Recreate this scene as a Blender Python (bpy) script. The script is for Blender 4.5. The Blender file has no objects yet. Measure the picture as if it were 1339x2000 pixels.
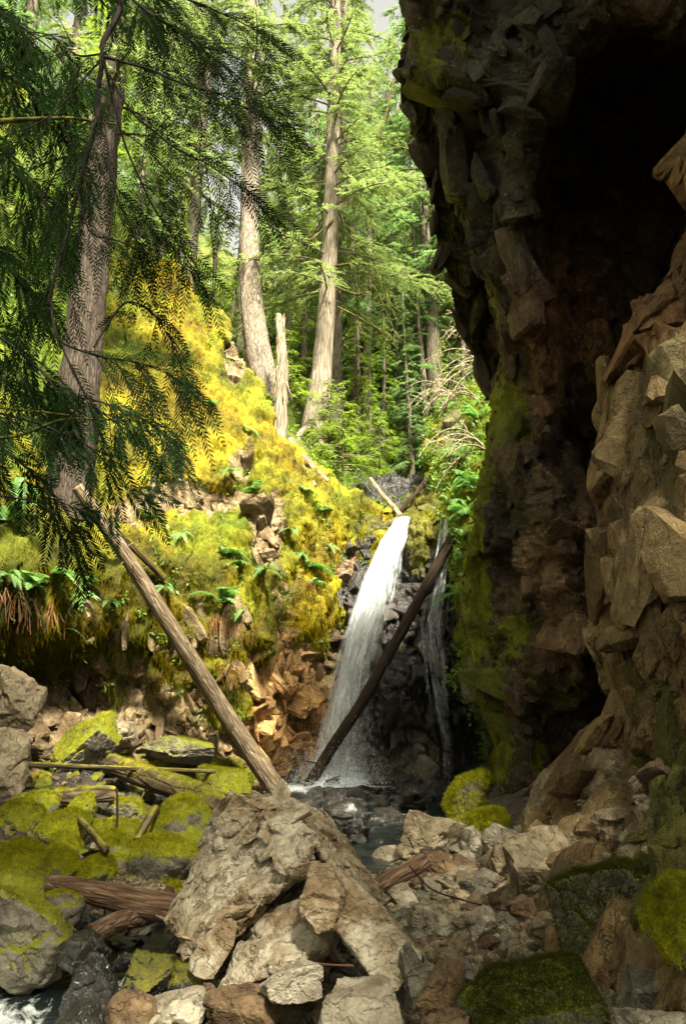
import bpy, bmesh, math, random
import numpy as np
from mathutils import Vector, Matrix

# ------------------------------------------------------------------ camera, sky, sun, exposure
SC = bpy.context.scene
COL = SC.collection
PITCH = math.radians(14.0)
CAMZ = 1.7
FPX = 1400.0            # focal length in photograph pixels (1339 x 2000)
cd = bpy.data.cameras.new('camera')
cd.sensor_fit = 'VERTICAL'; cd.sensor_height = 36; cd.lens = 36 * FPX / 2000
cd.clip_start = 0.05; cd.clip_end = 800
cam = bpy.data.objects.new('camera', cd); COL.objects.link(cam)
cam.location = (0, 0, CAMZ); cam.rotation_euler = (math.radians(90) + PITCH, 0, 0)
SC.camera = cam

SUN_DIR = Vector((0.22, -0.60, 0.77)).normalized()      # towards the sun
world = bpy.data.worlds.new('World'); SC.world = world; world.use_nodes = True
wn = world.node_tree.nodes; wl = world.node_tree.links; wn.clear()
sky = wn.new('ShaderNodeTexSky'); sky.sky_type = 'NISHITA'; sky.sun_disc = False
sky.sun_elevation = math.asin(SUN_DIR.z); sky.sun_rotation = math.atan2(SUN_DIR.x, SUN_DIR.y)
sky.dust_density = 4.0; sky.air_density = 1.0; sky.ozone_density = 0.6
bg = wn.new('ShaderNodeBackground'); bg.inputs['Strength'].default_value = 0.088
wo = wn.new('ShaderNodeOutputWorld')
hs = wn.new('ShaderNodeHueSaturation'); hs.inputs['Saturation'].default_value = 0.10          # thin bright cloud
wl.new(sky.outputs[0], hs.inputs['Color']); wm = wn.new('ShaderNodeMix'); wm.data_type = 'RGBA'; wm.blend_type = 'MULTIPLY'; wm.inputs[0].default_value = 1.0; wm.inputs[7].default_value = (1.0, .965, .84, 1)
wl.new(hs.outputs[0], wm.inputs[6]); wl.new(wm.outputs[2], bg.inputs[0]); wl.new(bg.outputs[0], wo.inputs[0])
sd = bpy.data.lights.new('sun', 'SUN'); sd.energy = 5.0; sd.angle = math.radians(7); sd.color = (1.0, 0.94, 0.78)
sun = bpy.data.objects.new('sun', sd); COL.objects.link(sun)
sun.rotation_euler = SUN_DIR.to_track_quat('Z', 'Y').to_euler()
SC.view_settings.view_transform = 'Standard'; SC.view_settings.look = 'None'
SC.view_settings.exposure = 2.15; SC.view_settings.gamma = 1.0
SC.cycles.max_bounces = 5; SC.cycles.use_adaptive_sampling = True; SC.cycles.adaptive_threshold = 0.025; SC.cycles.diffuse_bounces = 3; SC.cycles.glossy_bounces = 2
SC.cycles.transmission_bounces = 4; SC.cycles.transparent_max_bounces = 10
SC.cycles.sample_clamp_indirect = 4.0

# ------------------------------------------------------------------ helpers
rng = np.random.default_rng(7)
random.seed(7)
cP, sP = math.cos(PITCH), math.sin(PITCH)

def ray(px, py):
    a = (np.asarray(px, float) - 669.5) / FPX; b = (1000.0 - np.asarray(py, float)) / FPX
    return a, cP - b * sP, sP + b * cP
def P(px, py, Y):
    a, y, z = ray(px, py); t = np.asarray(Y, float) / y
    return np.stack([a * t, y * t, CAMZ + z * t], -1)
def pix(v):
    v = np.asarray(v, float); y = v[..., 1]; z = v[..., 2] - CAMZ
    d = y * cP + z * sP; u = -y * sP + z * cP; d = np.where(np.abs(d) < 1e-6, 1e-6, d)
    return 669.5 + FPX * v[..., 0] / d, 1000 - FPX * u / d, d
def nrm(v):
    return v / np.maximum(np.linalg.norm(v, axis=-1, keepdims=True), 1e-9)

def _h(i, j, k, s):
    n = (i.astype(np.int64) * 374761393 + j.astype(np.int64) * 668265263 + k.astype(np.int64) * 1274126177 + s * 974634777) & 0xFFFFFFFF
    n = ((n ^ (n >> 13)) * 1274126177) & 0xFFFFFFFF
    n = ((n ^ (n >> 16)) * 2246822519) & 0xFFFFFFFF
    return ((n ^ (n >> 15)) & 0xFFFFFF) / float(0xFFFFFF)
def vn(p, scale=1.0, seed=0):
    """value noise in -1..1"""
    q = p * scale; f0 = np.floor(q); f = q - f0; i = f0.astype(np.int64); f = f * f * (3 - 2 * f)
    r = 0
    for dx in (0, 1):
        wx = f[..., 0] if dx else 1 - f[..., 0]
        for dy in (0, 1):
            wy = f[..., 1] if dy else 1 - f[..., 1]
            for dz in (0, 1):
                wz = f[..., 2] if dz else 1 - f[..., 2]
                r = r + wx * wy * wz * _h(i[..., 0] + dx, i[..., 1] + dy, i[..., 2] + dz, seed)
    return r * 2 - 1
def fbm(p, scale=1.0, octv=4, seed=0, gain=0.5):
    r = 0; a = 1; t = 0
    for o in range(octv):
        r = r + a * vn(p, scale, seed + o * 17); t += a; a *= gain; scale *= 2.03
    return r / t
def worley(p, scale=1.0, seed=0):
    q = p * scale; f0 = np.floor(q); i = f0.astype(np.int64)
    F1 = np.full(q.shape[:-1], 9.0); F2 = F1.copy(); rid = np.zeros(q.shape[:-1] + (3,)); rel = np.zeros_like(rid)
    for dx in (-1, 0, 1):
        for dy in (-1, 0, 1):
            for dz in (-1, 0, 1):
                a, b, c = i[..., 0] + dx, i[..., 1] + dy, i[..., 2] + dz
                o = np.stack([_h(a, b, c, seed + 1), _h(a, b, c, seed + 2), _h(a, b, c, seed + 3)], -1)
                d = q - (f0 + np.array([dx, dy, dz]) + o)
                L = np.linalg.norm(d, axis=-1)
                near = L < F1
                F2 = np.where(near, F1, np.minimum(F2, L)); F1 = np.where(near, L, F1)
                rid = np.where(near[..., None], o, rid); rel = np.where(near[..., None], d, rel)
    return F1, F2, rid, rel
def blocky(p, scale, seed, stretch=(1, 1, 1), tilt=0.8, warp=0.25):
    """offset of fractured rock: every cell is a plane of its own tilt, cut by cracks; about -1..1"""
    st = np.array(stretch, float)
    w = np.stack([fbm(p, scale * 0.9, 2, seed + 50 + k) for k in range(3)], -1) * warp / scale
    F1, F2, rid, rel = worley((p + w) * st, scale, seed)
    g = (np.stack([rid[..., 1], rid[..., 2], rid[..., 0]], -1) - 0.5) * 2 * tilt
    crack = np.clip((F2 - F1) / 0.10, 0, 1)
    return (rid[..., 0] - 0.5) * 1.2 + (rel * g).sum(-1) - (1 - crack) * 0.25

def new_mesh(name, V, F, mat=None, parent=None, smooth=True, loc=None, attrs=None, mats=None):
    """V (n,3); F (m,3) or (m,4) array or a list of such arrays"""
    V = np.asarray(V, np.float32)
    Fs = F if isinstance(F, list) else [F]
    Fs = [np.asarray(f, np.int32) for f in Fs if len(f)]
    me = bpy.data.meshes.new(name)
    me.vertices.add(len(V)); me.vertices.foreach_set('co', V.ravel())
    nl = sum(f.size for f in Fs); npoly = sum(len(f) for f in Fs)
    me.loops.add(nl); me.loops.foreach_set('vertex_index', np.concatenate([f.ravel() for f in Fs]))
    tot = np.concatenate([np.full(len(f), f.shape[1], np.int32) for f in Fs])
    st = np.concatenate([[0], np.cumsum(tot)[:-1]]).astype(np.int32)
    me.polygons.add(npoly); me.polygons.foreach_set('loop_start', st); me.polygons.foreach_set('loop_total', tot)
    me.polygons.foreach_set('use_smooth', np.full(npoly, bool(smooth)))
    if attrs:
        for k, v in attrs.items():
            if v.ndim == 1:
                a = me.attributes.new(k, 'FLOAT', 'POINT'); a.data.foreach_set('value', v.astype(np.float32))
            else:
                a = me.attributes.new(k, 'FLOAT_COLOR', 'POINT')
                a.data.foreach_set('color', np.concatenate([v, np.ones((len(v), 1))], 1).astype(np.float32).ravel())
    me.update(calc_edges=True); me.validate()
    if mat is not None: me.materials.append(mat)
    o = bpy.data.objects.new(name, me); COL.objects.link(o)
    if loc is not None: o.location = loc
    if parent is not None: o.parent = parent
    return o
def tag(o, label=None, cat=None, group=None, kind=None):
    if label: o['label'] = label
    if cat: o['category'] = cat
    if group: o['group'] = group
    if kind: o['kind'] = kind
    return o
def empty(name, loc=(0, 0, 0), rz=0):
    o = bpy.data.objects.new(name, None); COL.objects.link(o); o.location = loc; o.rotation_euler = (0, 0, rz); o.empty_display_size = .1
    return o
def dup(root, loc=None, rot=None, scale=None, label=None, group=None):
    r = root.copy(); COL.objects.link(r)
    if loc is not None: r.location = loc
    if rot is not None: r.rotation_euler = rot
    if scale is not None: r.scale = scale if hasattr(scale, '__len__') else (scale,) * 3
    if label: r['label'] = label
    if group: r['group'] = group
    for ch in list(root.children):
        c = ch.copy(); COL.objects.link(c); c.parent = r
    return r

def grid_faces(nr, nc):
    i = np.arange(nr * nc).reshape(nr, nc)
    return np.stack([i[:-1, :-1], i[:-1, 1:], i[1:, 1:], i[1:, :-1]], -1).reshape(-1, 4)
def grid_normals(G):
    du = np.gradient(G, axis=1); dv = np.gradient(G, axis=0)
    return nrm(np.cross(du, dv))
def smoothn(x, a, b):
    t = np.clip((x - a) / (b - a), 0, 1); return t * t * (3 - 2 * t)

# ------------------------------------------------------------------ materials
MATS = {}
class MB:
    def __init__(s, name):
        s.m = bpy.data.materials.new(name); s.m.use_nodes = True; s.t = s.m.node_tree; s.t.nodes.clear()
        s.out = s.t.nodes.new('ShaderNodeOutputMaterial'); MATS[name] = s.m
    def n(s, typ, ins=None, **props):
        nd = s.t.nodes.new(typ)
        for k, v in props.items(): setattr(nd, k, v)
        for k, v in (ins or {}).items():
            if isinstance(v, bpy.types.NodeSocket): s.t.links.new(v, nd.inputs[k])
            else:
                try: nd.inputs[k].default_value = v
                except Exception:
                    nd.inputs[k].default_value = tuple(v) + (1.0,)
        return nd
    def coord(s, scale=(1, 1, 1), rot=(0, 0, 0)):
        tc = s.n('ShaderNodeTexCoord')
        return s.n('ShaderNodeMapping', {'Vector': tc.outputs['Object'], 'Scale': scale, 'Rotation': rot}).outputs[0]
    def noise(s, vec, scale, detail=4, rough=.6, dist=0, out='Fac'):
        return s.n('ShaderNodeTexNoise', {'Vector': vec, 'Scale': scale, 'Detail': detail, 'Roughness': rough, 'Distortion': dist}).outputs[out]
    def ramp(s, fac, stops, mode='LINEAR'):
        r = s.n('ShaderNodeValToRGB', {'Fac': fac}); cr = r.color_ramp; cr.interpolation = mode
        while len(cr.elements) < len(stops): cr.elements.new(0.5)
        for e, (p, c) in zip(cr.elements, stops):
            e.position = p; e.color = (c, c, c, 1) if isinstance(c, (int, float)) else tuple(c) + (1,)
        return r.outputs[0]
    def mix(s, f, a, b, blend='MIX'):
        nd = s.n('ShaderNodeMix', data_type='RGBA', blend_type=blend)
        for idx, v in ((0, f), (6, a), (7, b)):
            if isinstance(v, bpy.types.NodeSocket): s.t.links.new(v, nd.inputs[idx])
            else: nd.inputs[idx].default_value = v if idx == 0 else ((v, v, v, 1) if isinstance(v, (int, float)) else tuple(v) + (1,))
        return nd.outputs[2]
    def math(s, op, a, b=0.0, clamp=False):
        nd = s.n('ShaderNodeMath', {0: a, 1: b}, operation=op, use_clamp=clamp); return nd.outputs[0]
    def bump(s, h, strength=.5, dist=.02, normal=None):
        ins = {'Height': h, 'Strength': strength, 'Distance': dist}
        if normal is not None: ins['Normal'] = normal
        return s.n('ShaderNodeBump', ins).outputs[0]
    def attr(s, name, out='Fac'):
        return s.n('ShaderNodeAttribute', attribute_name=name).outputs[out]
    def principled(s, **k):
        nd = s.n('ShaderNodeBsdfPrincipled')
        for kk, v in k.items():
            kk = kk.replace('_', ' ')
            if isinstance(v, bpy.types.NodeSocket): s.t.links.new(v, nd.inputs[kk])
            else: nd.inputs[kk].default_value = v if not isinstance(v, tuple) or len(v) == 4 else v + (1,)
        return nd.outputs[0]
    def finish(s, sh): s.t.links.new(sh, s.out.inputs['Surface']); return s.m
    def rand(s): return s.n('ShaderNodeObjectInfo').outputs['Random']

def moss_colour(b, co, gold=0.5, dark=1.0):
    n1 = b.noise(co, 1.3, 4, .6); n2 = b.noise(co, 14, 4, .7)
    f = b.math('ADD', b.math('MULTIPLY', n1, .60), b.math('MULTIPLY', n2, .40))
    d = dark
    g = gold
    m = max(0, -g)
    c = b.ramp(f, [(.24, (.03 * d, .028 * d, .004)), (.37, (.09 * d * (1 - .15 * m), .095 * d, .008)), (.48, (.20 * d * (1 - .28 * m), .185 * d, .012)),
                   (.58, (.33 * d * (1 - .48 * m) + .02 * max(g, 0), .29 * d * (1 - .1 * m) + .05 * max(g, 0), .018)), (.74, (.44 * d * (1 - .48 * m) + .04 * max(g, 0), .41 * d * (1 - .1 * m) + .06 * max(g, 0), .035))])
    return c

def rock_mat(name, cols, rough=.85, moss=None, mossgold=.5, mossdark=1., scale=1., strata=None, spec=.3, bumpd=.03,
             mosslo=.45, mosshi=.75, lichen=.0, wet=False, tone=False, vary=.35):
    b = MB(name)
    co = b.coord((scale,) * 3)
    n1 = b.noise(co, 1.6, 6, .62); n2 = b.noise(co, 9, 6, .7, .6)
    f = b.math('ADD', b.math('MULTIPLY', n1, .55), b.math('MULTIPLY', n2, .45))
    c = b.ramp(f, [(.30, cols[0]), (.46, cols[1]), (.56, cols[2]), (.70, cols[3])])
    # cracks
    st = b.n('ShaderNodeMapping', {'Vector': co, 'Scale': (strata or (1, 1, 1)), 'Rotation': (.3, .6, .2)}).outputs[0]
    v = b.math('ABSOLUTE', b.math('SUBTRACT', b.noise(st, 2.4, 5, .62, .3), .5))
    v2 = b.math('ABSOLUTE', b.math('SUBTRACT', b.noise(st, 7.5, 4, .65, .5), .5))
    cr = b.ramp(v, [(.0, 0.), (.016, 1.)]); cr2 = b.ramp(v2, [(.0, 0.), (.03, 1.)])
    crack = b.math('MULTIPLY', cr, b.math('ADD', b.math('MULTIPLY', cr2, .35), .65))
    c = b.mix(b.math('MULTIPLY', b.math('SUBTRACT', 1.0, crack), .55), c, tuple(x * .35 for x in cols[0]))
    if lichen:
        l = b.ramp(b.noise(co, 11, 5, .75), [(.60, 0.), (.66, 1.)])
        c = b.mix(b.math('MULTIPLY', l, lichen), c, (.46, .46, .36))
    if tone: c = b.mix(1.0, c, b.attr('tone', 'Color'), 'MULTIPLY')
    if vary:
        r = b.rand(); c = b.mix(vary, c, b.ramp(r, [(0, (.45, .40, .33)), (.35, (.8, .72, .6)), (.7, (1, 1, 1)), (1, (1.25, 1.1, .85))]), 'MULTIPLY')
    h = b.math('ADD', b.math('MULTIPLY', n2, .8), b.math('MULTIPLY', crack, .35))
    h = b.math('ADD', h, b.math('MULTIPLY', b.noise(co, 45, 4, .7), .25))
    rg = rough
    bstr = .8
    if moss:
        if moss == 'attr':
            m = b.attr('moss')
            m = b.math('ADD', m, b.math('MULTIPLY', b.math('SUBTRACT', b.noise(co, 4.5, 5, .7), .5), 1.1))
            m = b.ramp(m, [(.42, 0.), (.56, 1.)])
        else:
            gn = b.n('ShaderNodeNewGeometry').outputs['Normal']
            z = b.n('ShaderNodeSeparateXYZ', {0: gn}).outputs[2]
            m = b.math('ADD', b.math('MULTIPLY', z, .55), b.math('MULTIPLY', b.noise(co, 3.5, 5, .7), .75))
            m = b.ramp(m, [(mosslo, 0.), (mosshi, 1.)])
        mc = moss_colour(b, co, mossgold, mossdark)
        if moss == 'attr': mc = b.mix(1.0, mc, b.attr('mosstone', 'Color'), 'MULTIPLY')
        c = b.mix(m, c, mc)
        mh = b.math('MULTIPLY', b.math('MULTIPLY', b.noise(co, 60, 3, .8), m), 1.6)
        h = b.math('ADD', h, mh)
        if wet: rg = b.math('ADD', b.math('MULTIPLY', m, .6), rough)
    nb = b.bump(h, bstr, bumpd)
    return b.finish(b.principled(Base_Color=c, Roughness=rg, Specular_IOR_Level=spec, Normal=nb))

TAN = [(.06, .045, .026), (.15, .115, .066), (.24, .195, .12), (.37, .31, .20)]
GREY = [(.045, .040, .028), (.115, .10, .072), (.195, .178, .13), (.32, .295, .22)]
BROWN = [(.04, .024, .012), (.095, .060, .030), (.16, .105, .056), (.24, .175, .10)]
DARK = [(.008, .0075, .006), (.020, .0185, .015), (.040, .036, .029), (.085, .076, .062)]
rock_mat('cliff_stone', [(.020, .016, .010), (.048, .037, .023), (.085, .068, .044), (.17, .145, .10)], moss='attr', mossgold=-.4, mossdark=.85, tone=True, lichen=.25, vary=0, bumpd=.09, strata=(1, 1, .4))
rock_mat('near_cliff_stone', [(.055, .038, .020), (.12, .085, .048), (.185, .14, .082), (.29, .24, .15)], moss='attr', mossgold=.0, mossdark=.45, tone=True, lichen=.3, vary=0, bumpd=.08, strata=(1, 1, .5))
rock_mat('bank_stone', [(.05, .035, .022), (.17, .125, .075), (.34, .27, .18), (.52, .46, .34)], moss='attr', mossgold=.6, tone=True, lichen=.6, vary=0, bumpd=.05)
rock_mat('fall_stone', DARK, rough=.28, moss='attr', mossgold=.2, mossdark=.6, tone=True, wet=True, spec=.6, vary=0, bumpd=.06)
rock_mat('tan_stone', TAN, lichen=.3)
rock_mat('pale_stone', [(.08, .065, .042), (.19, .16, .11), (.32, .28, .20), (.47, .43, .33)], lichen=.4)
rock_mat('grey_stone', GREY, lichen=.3)
rock_mat('brown_stone', BROWN)
rock_mat('rust_stone', [(.06, .034, .015), (.18, .125, .065), (.34, .29, .20), (.52, .475, .375)], strata=(1, 2.4, 1), lichen=.3, vary=0)
rock_mat('wet_stone', DARK, rough=.16, spec=.7, bumpd=.02)
rock_mat('moss_stone', GREY, moss='normal', mossgold=-.4, mossdark=.95, mosslo=.30, mosshi=.44)
rock_mat('halfmoss_stone', GREY, moss='normal', mossgold=-.4, mossdark=.95, mosslo=.50, mosshi=.66, lichen=.4)
rock_mat('wetmoss_stone', DARK, rough=.2, spec=.6, moss='normal', mossgold=0, mossdark=.5, mosslo=.60, mosshi=.74, wet=True)
rock_mat('floor_soil', [(.035, .026, .016), (.085, .065, .042), (.15, .125, .09), (.24, .21, .16)], vary=0, bumpd=.02, scale=2.5, tone=True)
rock_mat('forest_soil', [(.035, .026, .010), (.08, .065, .02), (.13, .12, .03), (.20, .17, .06)], moss='normal', mossgold=-.6, mossdark=.5, mosslo=.45, mosshi=.7, vary=0)

def moss_strand_mat(name, gold, dark, att=False):
    b = MB(name); co = b.coord()
    c = moss_colour(b, co, gold, dark)
    if att: c = b.mix(1.0, c, b.attr('mosstone', 'Color'), 'MULTIPLY')
    n = b.noise(co, 60, 1, .5)
    c = b.mix(.7, c, b.ramp(n, [(.3, (.55, .5, .5)), (.7, (1.45, 1.35, 1.2))]), 'MULTIPLY')
    d = b.n('ShaderNodeBsdfDiffuse', {'Color': c}).outputs[0]; t = b.n('ShaderNodeBsdfTranslucent', {'Color': c}).outputs[0]
    return b.finish(b.n('ShaderNodeMixShader', {0: .35, 1: d, 2: t}).outputs[0])
moss_strand_mat('moss_gold', .6, 1.0, True)
moss_strand_mat('moss_green', -.35, 1.3)
moss_strand_mat('moss_dark', -.6, .30)

def leaf_mat(name, c1, c2, trans=.45, gloss=.02, rough=.5):
    b = MB(name); co = b.coord()
    n = b.noise(co, .8, 3, .6); n2 = b.noise(co, 25, 1, .5)
    f = b.math('ADD', b.math('MULTIPLY', n, .5), b.math('MULTIPLY', n2, .5))
    c = b.ramp(f, [(.32, c1), (.66, c2)])
    c = b.mix(.35, c, b.ramp(b.rand(), [(0, (.6, .75, .6)), (1, (1.3, 1.2, .9))]), 'MULTIPLY')
    d = b.n('ShaderNodeBsdfDiffuse', {'Color': c}).outputs[0]
    tc = b.mix(1.0, c, (1.15, 1.2, .75), 'MULTIPLY')
    t = b.n('ShaderNodeBsdfTranslucent', {'Color': tc}).outputs[0]
    m = b.n('ShaderNodeMixShader', {0: trans, 1: d, 2: t}).outputs[0]
    g = b.n('ShaderNodeBsdfGlossy', {'Color': (1, 1, 1), 'Roughness': rough}).outputs[0]
    return b.finish(b.n('ShaderNodeMixShader', {0: gloss, 1: m, 2: g}).outputs[0])
leaf_mat('needle_green', (.10, .145, .055), (.26, .31, .15), .55)
leaf_mat('needle_bright', (.14, .22, .03), (.34, .44, .07), .55)
leaf_mat('needle_blue', (.10, .17, .075), (.22, .33, .16), .55)
leaf_mat('cedar_leaf_shaded', (.003, .008, .002), (.011, .025, .006), .25, .0)  # near-silhouette shade put into the leaf colour
leaf_mat('cedar_leaf_lit', (.010, .026, .009), (.034, .072, .026), .3, .0)  # lit copy of the cedar leaf, light put into its colour
leaf_mat('fern_leaf', (.09, .20, .05), (.26, .44, .14), .45, .03)
leaf_mat('bush_leaf', (.07, .14, .02), (.24, .34, .05), .5)
leaf_mat('dry_leaf', (.12, .055, .02), (.28, .15, .06), .3)

def bark_mat(name, c0, c1, c2, mossy=0., stretch=.12, scale=1., crack=.8):
    b = MB(name); co = b.coord((scale, scale, scale * stretch))
    n1 = b.noise(co, 14, 6, .65, .4); n2 = b.noise(b.coord(), 1.2, 3, .6)
    v = b.n('ShaderNodeTexVoronoi', {'Vector': co, 'Scale': 11.0}, feature='DISTANCE_TO_EDGE').outputs['Distance']
    cr = b.ramp(v, [(.0, 0.), (.18, 1.)])
    c = b.ramp(n1, [(.3, c0), (.5, c1), (.72, c2)])
    c = b.mix(b.math('MULTIPLY', b.math('SUBTRACT', 1.0, cr), crack), c, tuple(x * .5 for x in c0))
    c = b.mix(.5, c, b.ramp(n2, [(.3, (.7, .65, .6)), (.7, (1.25, 1.2, 1.1))]), 'MULTIPLY')
    h = b.math('ADD', b.math('MULTIPLY', n1, .6), b.math('MULTIPLY', cr, .7))
    if mossy:
        gn = b.n('ShaderNodeNewGeometry').outputs['Normal']; z = b.n('ShaderNodeSeparateXYZ', {0: gn}).outputs[2]
        m = b.math('ADD', b.math('MULTIPLY', z, .35), b.math('MULTIPLY', b.noise(b.coord(), 5, 5, .7), .9))
        m = b.ramp(m, [(1.0 - mossy * .75, 0.), (1.12 - mossy * .75, 1.)])
        c = b.mix(m, c, moss_colour(b, b.coord(), 0., .7))
    return b.finish(b.principled(Base_Color=c, Roughness=.88, Specular_IOR_Level=.2, Normal=b.bump(h, .7, .022)))
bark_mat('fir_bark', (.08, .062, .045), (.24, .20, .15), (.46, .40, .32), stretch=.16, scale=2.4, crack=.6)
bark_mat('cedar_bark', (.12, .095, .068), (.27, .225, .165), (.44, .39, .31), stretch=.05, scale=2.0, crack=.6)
bark_mat('shaded_bark', (.018, .013, .009), (.055, .042, .03), (.12, .098, .072), stretch=.16, scale=2.4, crack=.6)  # copy of the fir bark with shade put into its colour
bark_mat('far_bark', (.08, .065, .045), (.17, .145, .105), (.28, .25, .19), scale=2.0, crack=.5)
bark_mat('snag_wood', (.12, .085, .052), (.30, .24, .165), (.50, .43, .33), stretch=.06, scale=1.6, crack=.7)
bark_mat('log_wood', (.05, .033, .018), (.17, .125, .075), (.38, .31, .21), stretch=.12, scale=2.2, crack=.15)
bark_mat('dark_log_wood', (.012, .008, .005), (.030, .019, .011), (.07, .046, .028), stretch=.1, scale=2, crack=.3)
bark_mat('red_log_wood', (.035, .018, .010), (.11, .062, .035), (.26, .19, .13), stretch=.12, scale=2.2, crack=.25)
bark_mat('mossy_log_wood', (.035, .024, .013), (.09, .064, .034), (.17, .13, .075), mossy=.48, stretch=.08)
bark_mat('twig_dark', (.012, .008, .006), (.028, .019, .013), (.05, .036, .025), stretch=.2)
bark_mat('twig_mossy', (.05, .045, .012), (.11, .10, .02), (.2, .18, .03), stretch=.3)
bark_mat('twig_pale', (.22, .17, .10), (.40, .33, .22), (.58, .50, .37), stretch=.3)

b = MB('water')
co = b.coord()
n = b.noise(b.coord((1, 1, 1)), 9, 4, .6, 1.0)
foam = b.attr('foam')
ff = b.math('ADD', foam, b.math('MULTIPLY', b.math('SUBTRACT', b.noise(co, 7, 6, .75, .8), .5), 1.3))
ff = b.math('MULTIPLY', b.ramp(ff, [(.5, 0.), (.85, 1.)]), b.ramp(foam, [(.02, 0.), (.2, 1.)]))
bc = b.mix(ff, (.006, .010, .008), (.80, .83, .80))
b.finish(b.principled(Base_Color=bc, Roughness=b.math('ADD', b.math('MULTIPLY', ff, .5), .07), Specular_IOR_Level=.7, Normal=b.bump(n, .35, .04)))

def fall_mat(name, lo, hi, sx=26, whiteness=1.0):
    b = MB(name)
    uv = b.n('ShaderNodeCombineXYZ', {0: b.attr('fu'), 1: b.attr('fv'), 2: b.attr('fw')}).outputs[0]
    m1 = b.n('ShaderNodeMapping', {'Vector': uv, 'Scale': (sx, 2.2, 1)}).outputs[0]
    m2 = b.n('ShaderNodeMapping', {'Vector': uv, 'Scale': (sx * .35, 5.0, 1)}).outputs[0]
    m3 = b.n('ShaderNodeMapping', {'Vector': uv, 'Scale': (sx * .16, 3.2, 1)}).outputs[0]
    a = b.math('ADD', b.math('MULTIPLY', b.noise(m1, 1, 5, .7, 1.2), .40), b.math('MULTIPLY', b.noise(m2, 1, 5, .75, 1.2), .32))
    a = b.math('ADD', a, b.math('MULTIPLY', b.noise(m3, 1, 5, .75, 1.5), .28))
    a = b.math('ADD', a, b.attr('dens'))
    al = b.ramp(a, [(lo, 0.), (hi, 1.)])
    col = (.86 * whiteness, .90 * whiteness, .90 * whiteness)
    d = b.n('ShaderNodeBsdfDiffuse', {'Color': col}).outputs[0]; t = b.n('ShaderNodeBsdfTranslucent', {'Color': col}).outputs[0]
    g = b.n('ShaderNodeBsdfGlossy', {'Color': (1, 1, 1), 'Roughness': .25}).outputs[0]
    s1 = b.n('ShaderNodeMixShader', {0: .45, 1: d, 2: t}).outputs[0]
    s2 = b.n('ShaderNodeMixShader', {0: .12, 1: s1, 2: g}).outputs[0]
    tr = b.n('ShaderNodeBsdfTransparent').outputs[0]
    return b.finish(b.n('ShaderNodeMixShader', {0: al, 1: tr, 2: s2}).outputs[0])
fall_mat('falling_water', .45, .74, 34)
M = MATS
# ------------------------------------------------------------------ terrain
def pwl(y, pts):
    return np.interp(y, [p[0] for p in pts], [p[1] for p in pts])
def water_level(y):
    return pwl(y, [(4.0, -.62), (5.2, -.60), (5.6, -.36), (7.2, -.34), (8.2, -.2), (9.5, -.12), (11, -.03), (12.5, 0.0), (20, 0.0)])
def chan_x(y):
    return pwl(y, [(3, -3.0), (4.5, -2.35), (5.5, -1.75), (6.5, -1.1), (7.5, -.75), (9, .1), (11, .45), (14, .2)])
def chan_w(y):
    return pwl(y, [(3, 1.3), (5, .8), (6.5, .55), (8, .45), (9.5, .6), (11, .9), (12.3, 1.7), (14.5, 2.6)])
def ground_z(x, y):
    x = np.asarray(x, float); y = np.asarray(y, float)
    w = water_level(y); d = np.abs(x - chan_x(y)) - chan_w(y)
    bank = smoothn(d, -.5, 1.0) * .42 - .20
    z = w + bank
    z = z + .42 * np.clip(x - 1.0 - .12 * np.clip(y - 5, 0, 9), 0, 3) * smoothn(-y, -12.5, -9)
    z = z + .22 * np.clip(-x - 2.6, 0, 5) + .10 * smoothn(x, .0, 1.2) * smoothn(-y, -8, -5)
    z = z + .12 * smoothn(x, -.6, .6) * smoothn(-y, -7, -4)
    p = np.stack([x, y, np.zeros_like(x)], -1)
    return z + .07 * fbm(p, .9, 3, 5) + .03 * fbm(p, 4, 3, 9)
def far_z(x, y):
    x = np.asarray(x, float); y = np.asarray(y, float)
    xc = 1.5 + .13 * (y - 15)
    base = 5.2 + np.where(y > 16, .50 * (y - 16), .15 * (y - 16))
    dl = np.clip(xc - .7 - x, 0, 60); dr = np.clip(x - xc - .7, 0, 60)
    z = base + .85 * dl * (1 - .004 * dl) + .80 * dr + .35 * fbm(np.stack([x, y, 0 * x], -1), .35, 4, 3) * 2
    return z + .15 * fbm(np.stack([x, y, 0 * x], -1), 1.7, 3, 4)
def hit(px, py, zf, y0=1.5, y1=70.0, n=1400):
    a, yy, zz = ray(px, py); Y = np.linspace(y0, y1, n); t = Y / yy
    d = CAMZ + zz * t - zf(a * t, Y)
    k = np.where(d < 0)[0]
    return float(Y[k[0]]) if len(k) else float(y1)

# near ground sheet
xs = np.linspace(-11, 8, 420); ys = np.linspace(-6, 17, 520)
X, Y = np.meshgrid(xs, ys); Z = ground_z(X, Y)
G = np.stack([X, Y, Z], -1)
G[..., 2] += .035 * blocky(G, 5.0, 11)
near = np.stack([0 * X + 1] * 3, -1) * (.35 + .4 * smoothn(X, -1.5, .5))[..., None]  # left shore ground darkened so gaps between boulders look shaded
gnd = new_mesh('streambed_ground', G.reshape(-1, 3), grid_faces(*X.shape), M['floor_soil'], attrs={'tone': near.reshape(-1, 3)})
tag(gnd, kind='structure')
# far hillside sheet
xs = np.linspace(-42, 52, 240); ys = np.concatenate([np.linspace(15.8, 40, 150), np.linspace(40.5, 78, 50)])
X, Y = np.meshgrid(xs, ys); Z = far_z(X, Y)
far = new_mesh('forest_hillside', np.stack([X, Y, Z], -1).reshape(-1, 3), grid_faces(*X.shape), M['forest_soil'])
tag(far, kind='structure')

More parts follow.
